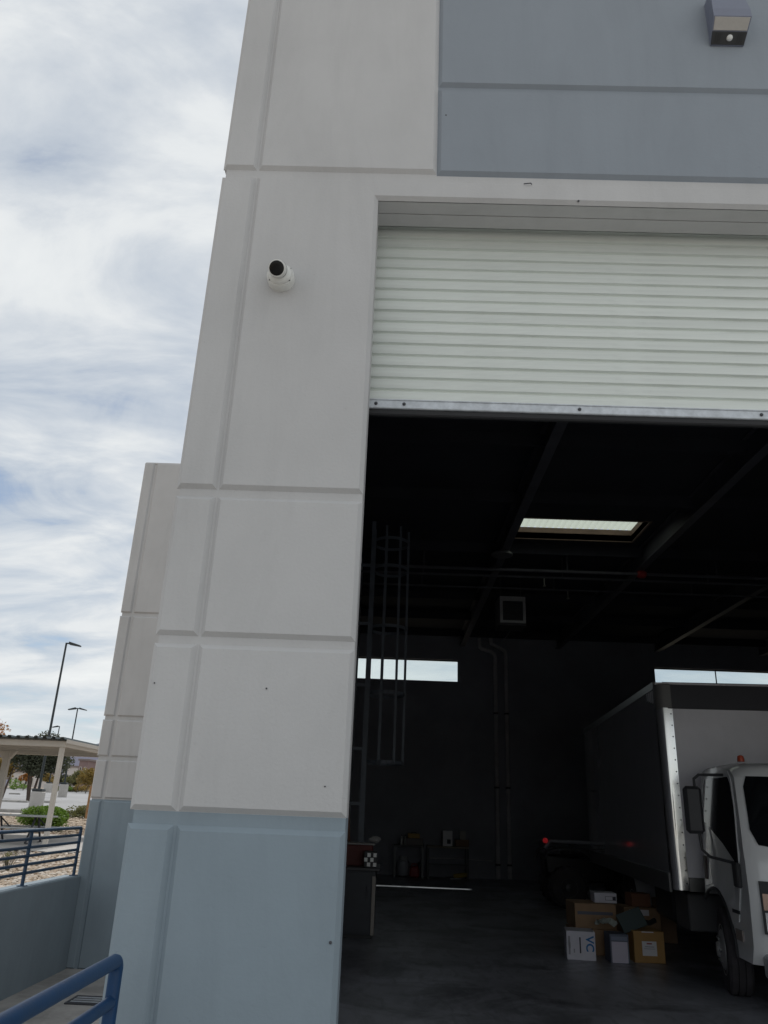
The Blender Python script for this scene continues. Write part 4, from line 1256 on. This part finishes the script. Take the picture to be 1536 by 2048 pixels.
YK = TR(80, 1628).y                       # kerb line of the car park
YFAR = 112.0
strip('parking_lot', [(-110, YK + .2), (-6, YFAR)], LOT, .006)
strip('footpath', [(-60, YK - 1.9), (-6, YK - .02)], CONCW, .010)
kerb = struct('kerb', MB().cbox(-60, -6, YK, YK + .18, terr(YK) - .1, terr(YK) + .16, .02), CONC)
kerb2 = struct('kerb', MB().cbox(-120, -6, YFAR, YFAR + .25, terr(YFAR) - .1, terr(YFAR) + .22, .02), CONCW)
YPS = 22.1                                # shelter front posts
strip('shelter_slab', [(-16, YPS - .9), (-8.0, YPS + 4.6)], CONCW, .05)
strip('gravel_path', [(-14, 16.6), (-8.4, 19.4)], M('decomposed_granite', (0.20, 0.16, 0.13), .95, var=.2, vscale=5, bump=.4, bscale=40), .008)
# parking bay lines and wheel stops
LINE = M('bay_line_white', (.72, .72, .70), .8)
for k in range(9):
    x = -46 + k * 2.8
    strip('bay_line', [(x, 62), (x + .10, 67)], LINE, .012)

for i, (px, py, wpx, lab) in enumerate(((28, 1586, 22, 'grey wheel stop in front of the dark tree'), (34, 1602, 40, 'long grey wheel stop left of the planter base'), (92, 1603, 14, 'short grey wheel stop right of the planter base'), (10, 1601, 14, 'pale wheel stop beside the shelter post'))):
    p = TR(px, py + 3)
    w = max(1.0, min(1.8, wpx * p.y / FPX))
    z = terr(p.y)
    e = obj('wheel_stop', MB().slab([(p.x - w / 2, z - .02), (p.x + w / 2, z - .02), (p.x + w / 2 - .06, z + .14), (p.x - w / 2 + .06, z + .14)], p.y, p.y + .18, .03), CONC)
    tag(e, lab, 'wheel stop', 'wheel stops in the car park')

# gravel stones near the dock railing
STONE = [M('stone_tan', (.42, .34, .26), .9, var=.25, vscale=12), M('stone_pale', (.56, .50, .43), .9, var=.2, vscale=12)]
r3 = random.Random(11)
ico = [(0, 0, 1), (.894, 0, .447), (.276, .851, .447), (-.724, .526, .447), (-.724, -.526, .447), (.276, -.851, .447), (.724, .526, -.447), (-.276, .851, -.447), (-.894, 0, -.447), (-.276, -.851, -.447), (.724, -.526, -.447)]
icf = [(0, 1, 2), (0, 2, 3), (0, 3, 4), (0, 4, 5), (0, 5, 1), (1, 6, 2), (2, 7, 3), (3, 8, 4), (4, 9, 5), (5, 10, 1), (2, 6, 7), (3, 7, 8), (4, 8, 9), (5, 9, 10), (1, 10, 6)]


def stones(name, count, region, rmin, rmax, mat, label):
    mb = MB()
    for _ in range(count):
        while True:
            x = r3.uniform(region[0], region[1]); y = r3.uniform(region[2], region[3])
            if not (-16 < x < -8.0 and YPS - .9 < y < YPS + 4.6) and not (-14 < x < -8.4 and 16.6 < y < 19.4): break
        r = r3.uniform(rmin, rmax) * (1.0 if r3.random() < .85 else 1.5)
        a = r3.uniform(0, 6.28); ca, sa = math.cos(a), math.sin(a); sx, sy, sz_ = r3.uniform(.8, 1.3), r3.uniform(.7, 1.1), r3.uniform(.5, .8)
        z = terr(y) + r * .25
        vs = []
        for (u, v, w) in ico:
            j = r3.uniform(.82, 1.18)
            u, v, w = u * sx * r * j, v * sy * r * j, w * sz_ * r * j
            vs.append((x + u * ca - v * sa, y + u * sa + v * ca, z + w))
        mb.add(vs, icf)
    o = obj(name, mb, mat)
    o['kind'] = 'stuff'
    return tag(o, label, 'gravel', kind='stuff')


stones('gravel', 9000, (-14, -5.85, 13, 27), .022, .055, STONE[0], 'tan landscape gravel beside the dock retaining wall')
stones('gravel', 5000, (-14, -5.85, 13, 27), .025, .06, STONE[1], 'pale landscape pebbles mixed into the tan gravel')
stones('gravel', 6000, (-22, -7.5, 27, YK - 2), .03, .08, STONE[0], 'tan landscape gravel around the round green bush')

# =================================================================== OUTSIDE LEFT: picnic shelter and table
sx = PY(124, 1490, YPS).x
zt = PY(130, 1480, YPS).z
zg = terr(YPS)
sh = empty('picnic_shelter', (sx - 2, YPS + 2, zg), 'cream steel picnic shelter with dark corrugated roof', 'shelter')
shp = lambda name, mb, mat, par=None: obj(name, mb, mat, par or sh)
SXL = sx - 6.0
SYB = YPS + 5.2
shp('post', MB().cbox(sx - .06, sx + .06, YPS - .0, YPS + .12, zg - .02, zt - .19, .01), CREAM)
lx = PY(14, 1500, YPS + 3.0)
shp('post', MB().cbox(lx.x - .09, lx.x + .09, YPS + 3.0, YPS + 3.18, terr(YPS + 3) - .02, zt - .19, .01), CREAM)
shp('haunch', MB().slab([(lx.x - .12, zt - .42), (lx.x + .12, zt - .42), (lx.x + .30, zt - .19), (lx.x - .30, zt - .19)], YPS + 3.01, YPS + 3.17, .005), CREAM)
shp('post', MB().cbox(sx - .075, sx + .075, SYB - .3, SYB - .15, terr(SYB) - .02, zt - .18, .01), CREAM)
shp('front_beam', MB().cbox(SXL, sx + .10, YPS - .03, YPS + .09, zt - .19, zt - .03, .008), CREAM)
shp('side_beam', MB().cbox(sx - .02, sx + .10, YPS + .092, SYB, zt - .18, zt - .03, .008), CREAM)
shp('rear_beam', MB().cbox(SXL, sx - .022, SYB - .12, SYB, zt - .18, zt - .03, .008), CREAM)
for k in range(3):
    y = YPS + 1.2 + k * 1.3
    shp('cross_beam', MB().box(SXL, sx - .022, y, y + .08, zt - .17, zt - .05), CREAM)
ROOFD = M('shelter_roof_dark', (.03, .05, .055), .5, var=.15, vscale=2)
vs, fs = [], []
pit = .245; n = int((sx + .30 - SXL + .2) / pit)
prof2 = [(0, 0), (.10, 0), (.125, .055), (.205, .055), (.23, 0)]
pts = []
for k in range(n):
    for (u, h) in prof2: pts.append((SXL - .2 + k * pit + u, zt + .005 + h))
for (x, z) in pts:
    vs += [(x, YPS - .28, z), (x, SYB + .3, z), (x, YPS - .28, z - .006), (x, SYB + .3, z - .006)]
for i in range(len(pts) - 1):
    a, b = 4 * i, 4 * i + 4
    fs += [(a, b, b + 1, a + 1), (a + 2, a + 3, b + 3, b + 2), (a, a + 2, b + 2, b)]
shp('roof_sheet', MB().add(vs, fs), ROOFD)
shp('fascia', MB().box(sx + .22, sx + .235, YPS - .27, SYB + .29, zt - .10, zt + .0), CREAM)

tx = PY(48, 1632, YPS + .9)
TBM = M('table_grey_metal', (.42, .43, .43), .5, var=.06, vscale=9)
TBL = M('table_leg_dark', (.04, .042, .05), .5)
tz = terr(YPS + .9) + .052
tb = empty('picnic_table', (tx.x, YPS + 1.2, tz), 'grey picnic table with dark pipe legs under the shelter', 'picnic table')
TX0, TX1 = tx.x - 1.1, PY(97, 1632, YPS + .9).x
TZ = PY(48, 1630, YPS + .9).z
TZ = max(TZ, tz + .62)
for k in range(4):
    y = YPS + .85 + k * .19
    obj('top_board', MB().cbox(TX0, TX1, y, y + .178, TZ - .045, TZ, .01), TBM, tb)
SB = PY(95, 1657, YPS + .45).z
SB = max(SB, tz + .32)
for y in (YPS + .38, YPS + 1.85):
    obj('bench_board', MB().cbox(TX0 + .05, TX1 + .18, y, y + .26, SB - .04, SB, .01), TBM, tb)
for x in (TX0 + .25, TX1 - .45):
    for s_ in (-1, 1):
        yc = YPS + 1.24
        obj('leg', MB().tube([(x, yc + s_ * .10, TZ - .05), (x, yc + s_ * .28, (TZ + tz) / 2), (x, yc + s_ * .44, tz + .10), (x, yc + s_ * .50, tz + .03), (x, yc + s_ * .36, tz + .012)], .03, 8), TBL, tb, smooth=True)
    obj('brace', MB().tube([(x, YPS + .45, SB - .06), (x, YPS + 2.05, SB - .06)], .026, 8), TBL, tb, smooth=True)
    obj('brace', MB().tube([(x + .02, YPS + 1.24, TZ - .05), (x + .42, YPS + 1.24, SB - .07)], .02, 8), TBL, tb, smooth=True)

# =================================================================== OUTSIDE LEFT: plants
def leaf_cloud(center, radii, count, size, rng, lumps=9, flat=.75, hollow=.45):
    """many small two-sided leaf faces clumped through an uneven volume"""
    mb = MB()
    cs = []
    for _ in range(lumps):
        d = Vector((rng.gauss(0, 1), rng.gauss(0, 1), rng.gauss(0, .8))).normalized()
        k = rng.uniform(.25, .78)
        cs.append((Vector((d.x * radii[0] * k, d.y * radii[1] * k, d.z * radii[2] * k)), rng.uniform(.30, .55)))
    for _ in range(count):
        c, rr = rng.choice(cs)
        d = Vector((rng.gauss(0, 1), rng.gauss(0, 1), rng.gauss(0, 1))).normalized() * (rng.uniform(hollow, 1) ** .7)
        p = Vector(center) + c + Vector((d.x * radii[0], d.y * radii[1], d.z * radii[2])) * rr
        s_ = size * rng.uniform(.6, 1.3)
        u = Vector((rng.gauss(0, 1), rng.gauss(0, 1), rng.gauss(0, .6))).normalized()
        w = u.cross(Vector((rng.gauss(0, 1), rng.gauss(0, 1), rng.gauss(0, 1)))).normalized()
        mb.add([p - u * s_, p + w * s_ * .42, p + u * s_, p - w * s_ * .42], [(0, 1, 2, 3)])
    return mb


BARK = M('tree_bark', (.09, .065, .05), .9, var=.3, vscale=9, bump=.5, bscale=30)


def tree(name, base, height, crown, leaf, label, count, size, rng, trunks=1, lean=.1, trunk_r=.11, lumps=11, cz=None):
    e = empty(name, base, label, 'tree')
    b = Vector(base)
    cz = cz or height - crown[2]
    c = b + Vector((0, 0, cz))
    for k in range(trunks):
        a = 6.28 * k / trunks + .6
        off = Vector((math.cos(a), math.sin(a), 0)) * (.12 if trunks > 1 else 0)
        tip = c + Vector((math.cos(a) * crown[0] * lean * 3, math.sin(a) * crown[1] * lean * 3, crown[2] * .1))
        mid = (b + off).lerp(tip, .5) + Vector((rng.uniform(-.1, .1), rng.uniform(-.1, .1), 0))
        t = obj('trunk', MB().tube([b + off - Vector((0, 0, .05)), (b + off).lerp(mid, .5), mid, tip], [trunk_r, trunk_r * .85, trunk_r * .65, trunk_r * .3], 8), BARK, e, smooth=True)
        for i in range(5):
            s0 = mid.lerp(tip, rng.uniform(0, .8))
            d = Vector((rng.gauss(0, 1), rng.gauss(0, 1), rng.uniform(.1, 1))).normalized()
            e0 = s0 + Vector((d.x * crown[0], d.y * crown[1], d.z * crown[2])) * rng.uniform(.5, .85)
            obj('limb', MB().tube([s0, s0.lerp(e0, .5) + Vector((0, 0, .08)), e0], [trunk_r * .4, trunk_r * .25, trunk_r * .08], 6), BARK, t, smooth=True)
    obj('crown', leaf_cloud(c, crown, count, size, rng, lumps), leaf, e)
    return e


LF_DARK = leaf_mat('leaf_dark_olive', (.060, .068, .042))
LF_GOLD = leaf_mat('leaf_gold', (.22, .15, .035))
LF_ORNG = leaf_mat('leaf_orange', (.30, .13, .03))
LF_OLIV = leaf_mat('leaf_olive', (.13, .13, .05))
LF_BUSH = leaf_mat('leaf_bush_green', (.13, .22, .035), .4)
rt = random.Random(21)


def gpt(px, Y):                       # point of the ground seen in column px at depth Y
    d = ray(px, 1600); d = d / d.y
    return Vector((EYE.x + d.x * Y, Y, terr(Y)))


b = gpt(58, 58); top = PY(70, 1458, 58).z; wid = 50 * 58 / FPX
tree('shade_tree', b, top - b.z, (wid * 1.15, wid * 1.0, (top - b.z) * .37), LF_DARK, 'large dark olive tree with several trunks in the car park', 15000, .11, rt, trunks=3, lumps=20, cz=(top - b.z) * .62)
b = gpt(-38, 33); top = PY(0, 1430, 33).z
tree('shade_tree', b, top - b.z, (.75, .75, .9), LF_ORNG, 'sparse orange leaved tree beyond the end of the shelter', 500, .07, rt, lumps=9, trunk_r=.05, cz=top - b.z - .8)
b = gpt(2, 62); top = PY(2, 1492, 62).z
tree('shade_tree', b, top - b.z, (1.5, 1.5, (top - b.z) * .36), LF_GOLD, 'golden tree beside the far shelter post', 3500, .10, rt, lumps=12)
b = gpt(42, 104); top = PY(42, 1540, 104).z
tree('young_tree', b, top - b.z, (.95, .95, (top - b.z) * .32), LF_ORNG, 'small orange tree behind the trunks of the dark tree', 1800, .10, rt, lumps=9, trunk_r=.05)
b = gpt(88, 106); top = PY(88, 1545, 106).z
tree('young_tree', b, top - b.z, (1.1, 1.1, (top - b.z) * .34), LF_GOLD, 'small yellow tree between the dark tree and the shelter post', 1800, .10, rt, lumps=9, trunk_r=.05)
for i, (px, Y, ytop, lm, lab) in enumerate(((150, 104, 1532, LF_OLIV, 'olive tree beside the far lamp post'), (168, 100, 1528, LF_GOLD, 'golden tree at the edge of the white wing'), (180, 112, 1535, LF_ORNG, 'orange tinted tree half behind the white wing'), (136, 110, 1548, LF_OLIV, 'low olive tree between shelter post and lamp post'), (112, 118, 1540, LF_DARK, 'dark tree behind the shelter post'))):
    b = gpt(px, Y); top = PY(px, ytop, Y).z
    h = top - b.z
    tree('young_tree', b, h, (1.3, 1.3, h * .42), lm, lab, 2200, .12, rt, lumps=10, trunk_r=.06)
for i, (px, Y, hh_, ww_, lm, lab) in enumerate(((28, 106, 1.3, 1.6, LF_BUSH, 'green shrub on the far side of the car park'), (140, 108, .9, 1.2, LF_OLIV, 'olive shrub behind the far kerb'), (160, 108, 1.0, 1.5, LF_GOLD, 'yellowish shrub behind the far kerb'), (125, 107, .8, 1.0, LF_BUSH, 'small green shrub behind the far kerb'), (104, 109, .9, 1.3, LF_OLIV, 'grey olive shrub behind the planter base'))):
    b = gpt(px, Y)
    e = empty('shrub', b, lab, 'shrub')
    obj('foliage', leaf_cloud(b + Vector((0, 0, hh_ * .45)), (ww_, ww_, hh_ * .6), 900, .10, rt, 8), lm, e)
    obj('stem', MB().tube([b - Vector((0, 0, .05)), b + Vector((0, 0, hh_ * .5))], .03, 6), BARK, e)
# round green bush near the shelter
YBU = TR(85, 1664).y
b = gpt(86, YBU); hgt = PY(86, 1611, YBU).z - b.z; wd_ = 47 * YBU / FPX
e = empty('round_bush', b, 'round bright green bush behind the picnic table', 'bush')
obj('foliage', leaf_cloud(b + Vector((0, 0, hgt * .48)), (wd_ * 1.02, wd_ * .9, hgt * .56), 7000, .045, rt, 30, hollow=.6).add(*(lambda m: (m.v, m.f))(leaf_cloud(b + Vector((0, 0, hgt * .46)), (wd_ * 2.2, wd_ * 2.0, hgt * 1.15), 7000, .045, random.Random(8), 1, hollow=.9))), LF_BUSH, e)
for k in range(5):
    a = k * 1.25
    obj('stem', MB().tube([b + Vector((.1 * math.cos(a), .1 * math.sin(a), -.03)), b + Vector((.5 * wd_ * math.cos(a), .5 * wd_ * math.sin(a), hgt * .6))], [.03, .012], 6), BARK, e)
b = TR(152, 1637); b.z = terr(b.y)
e = empty('round_bush', b, 'low olive bush by the wooden stake next to the wing', 'bush')
obj('foliage', leaf_cloud(b + Vector((0, 0, .28)), (1.1, .8, .36), 2500, .05, rt, 14), LF_OLIV, e)
obj('stem', MB().tube([b - Vector((0, 0, .05)), b + Vector((0, 0, .3))], .03, 6), BARK, e)
# dry little shrub in the gravel
b = PX(40, 1748, -8.0); b = gpt(42, 17.2)
e = empty('dry_shrub', b, 'small dry twiggy shrub in the gravel behind the railing', 'shrub')
for k in range(16):
    a = rt.uniform(0, 6.28); l_ = rt.uniform(.22, .42); sp = rt.uniform(.1, .8)
    d = Vector((math.cos(a) * sp, math.sin(a) * sp, 1)).normalized()
    obj('twig', MB().tube([b, b + d * l_ * .6, b + d * l_ + Vector((rt.uniform(-.03, .03), 0, 0))], [.008, .006, .003], 5), M('dry_twig', (.13, .12, .09), .9), e)
obj('foliage', leaf_cloud(b + Vector((0, 0, .25)), (.22, .22, .16), 260, .022, rt, 8), LF_OLIV, e)
# wooden stake
b = TR(171, 1640); b.z = terr(b.y)
st = obj('wooden_stake', MB().tube([b - Vector((0, 0, .1)), Vector((b.x, b.y, PY(174, 1572, b.y).z))], .05, 8), M('stake_wood', (.30, .17, .08), .8, var=.2, vscale=8))
tag(st, 'brown wooden tree stake beside the edge of the wing', 'stake')

# =================================================================== OUTSIDE LEFT: lamp posts
POLE = M('lamp_pole_dark', (.016, .024, .028), .45, var=.1, vscale=4)


def lamp_post(px_base, Y, py_top, heads, label, base_w=.62, base_h=.85):
    b = gpt(px_base, Y); z1 = PY(px_base + (1600 - py_top) * .13, py_top, Y).z
    e = empty('lamp_post', b, label, 'lamp post')
    obj('concrete_base', MB().lathe([(base_w, -.1), (base_w, base_h - .04), (base_w - .04, base_h)], 'z', tuple(b), 24), CONCW, e, smooth=True)
    obj('base_cover', MB().cbox(b.x - .28, b.x + .28, b.y - .28, b.y + .28, b.z + base_h, b.z + base_h + .16, .04), POLE, e)
    obj('pole', MB().tube([(b.x, b.y, b.z + base_h + .1), (b.x, b.y, z1)], [.075, .055], 12), POLE, e, smooth=True)
    for s_ in heads:
        h = obj('lamp_head', MB().slab([(b.x + s_ * .20, z1 - .10), (b.x + s_ * .85, z1 - .20), (b.x + s_ * .85, z1 - .12), (b.x + s_ * .20, z1 + .06)][::(1 if s_ > 0 else -1)], b.y - .17, b.y + .17, .02), POLE, e)
        obj('arm', MB().tube([(b.x, b.y, z1 - .03), (b.x + s_ * .22, b.y, z1 - .03)], .045, 8), POLE, h)
    return e


YL1 = TR(68, 1616).y
lamp_post(74, YL1, 1285, (1,), 'tall dark lamp post on a concrete drum behind the shelter', base_w=.38, base_h=.85)
YL2 = 74.0
lamp_post(123, YL2, 1416, (-1, 1), 'far double headed lamp post seen past the shelter corner', base_w=.40, base_h=1.1)
lamp_post(92, 96, 1452, (-1,), 'distant single headed lamp post behind the shelter roof', base_w=.5, base_h=1.0)

# =================================================================== FAR: buildings and hills
def far_building(name, px0, px1, Y, pytop, mat, label, wins, roofm=None, depth=14):
    a, b_ = gpt(px0, Y), gpt(px1, Y)
    z0 = terr(Y); z1 = PY((px0 + px1) / 2, pytop, Y).z
    e = empty(name, ((a.x + b_.x) / 2, Y, z0), label, 'building')
    obj('wall', MB().box(a.x, b_.x, Y, Y + depth, z0 - .2, z1), mat, e)
    obj('roof', MB().box(a.x - .3, b_.x + .3, Y - .3, Y + depth + .3, z1 + .002, z1 + .45), roofm or M('far_roof', (.20, .17, .17), .8), e)
    n, h0, h1 = wins
    W_ = b_.x - a.x
    for k in range(n):
        xa = a.x + W_ * (k + .25) / n; xb = a.x + W_ * (k + .72) / n
        f = obj('window', MB().box(xa, xb, Y - .06, Y - .002, z0 + (z1 - z0) * h0, z0 + (z1 - z0) * h1), CREAM, e)
        obj('pane', MB().box(xa + .12, xb - .12, Y - .09, Y - .061, z0 + (z1 - z0) * h0 + .12, z0 + (z1 - z0) * h1 - .12), GLK, f)
    return e


STUC = M('far_stucco_white', (.55, .53, .52), .9, var=.05, vscale=.3)
STUB = M('far_stucco_mauve', (.22, .16, .16), .9, var=.1, vscale=.3)
far_building('far_building', 8, 62, 190, 1544, STUC, 'white low building seen under the dark tree', (5, .25, .7))
far_building('far_building', 146, 164, 205, 1521, STUB, 'brown building with pale panels behind the golden trees', (2, .3, .8))
far_building('far_building', 165, 215, 215, 1526, STUC, 'pale building behind the wing edge and golden trees', (4, .3, .75))
far_building('far_building', 118, 146, 230, 1534, STUC, 'pale far building between the shelter post and the brown building', (3, .3, .7))

HILL = M('hill_haze_tint', (.12, .12, .165), 1.0, var=.2, vscale=.0012, bump=.0)  # cool blue in the base colour stands in for distance haze
rh = random.Random(5)
mb = MB(); nx, ny = 90, 14
def ridge(x):
    return 430 + 130 * math.sin(x / 900 + 1.0) + 70 * math.sin(x / 370 + 2.2) + 35 * math.sin(x / 140) + 14 * math.sin(x / 53)
YH = 5200
for j in range(ny):
    t = j / (ny - 1)
    for i in range(nx):
        x = -9000 + 12000 * i / (nx - 1)
        prof_ = math.sin(math.pi * min(1, t * 1.0)) ** 1.1
        mb.v.append((x, YH + 2600 * t, 2.0 + prof_ * max(40, ridge(x)) * (1 + .12 * math.sin(i * 2.1 + j * 1.7))))
for j in range(ny - 1):
    for i in range(nx - 1): mb.f.append((j * nx + i, j * nx + i + 1, (j + 1) * nx + i + 1, (j + 1) * nx + i))
struct('hills', mb, HILL, smooth=True)
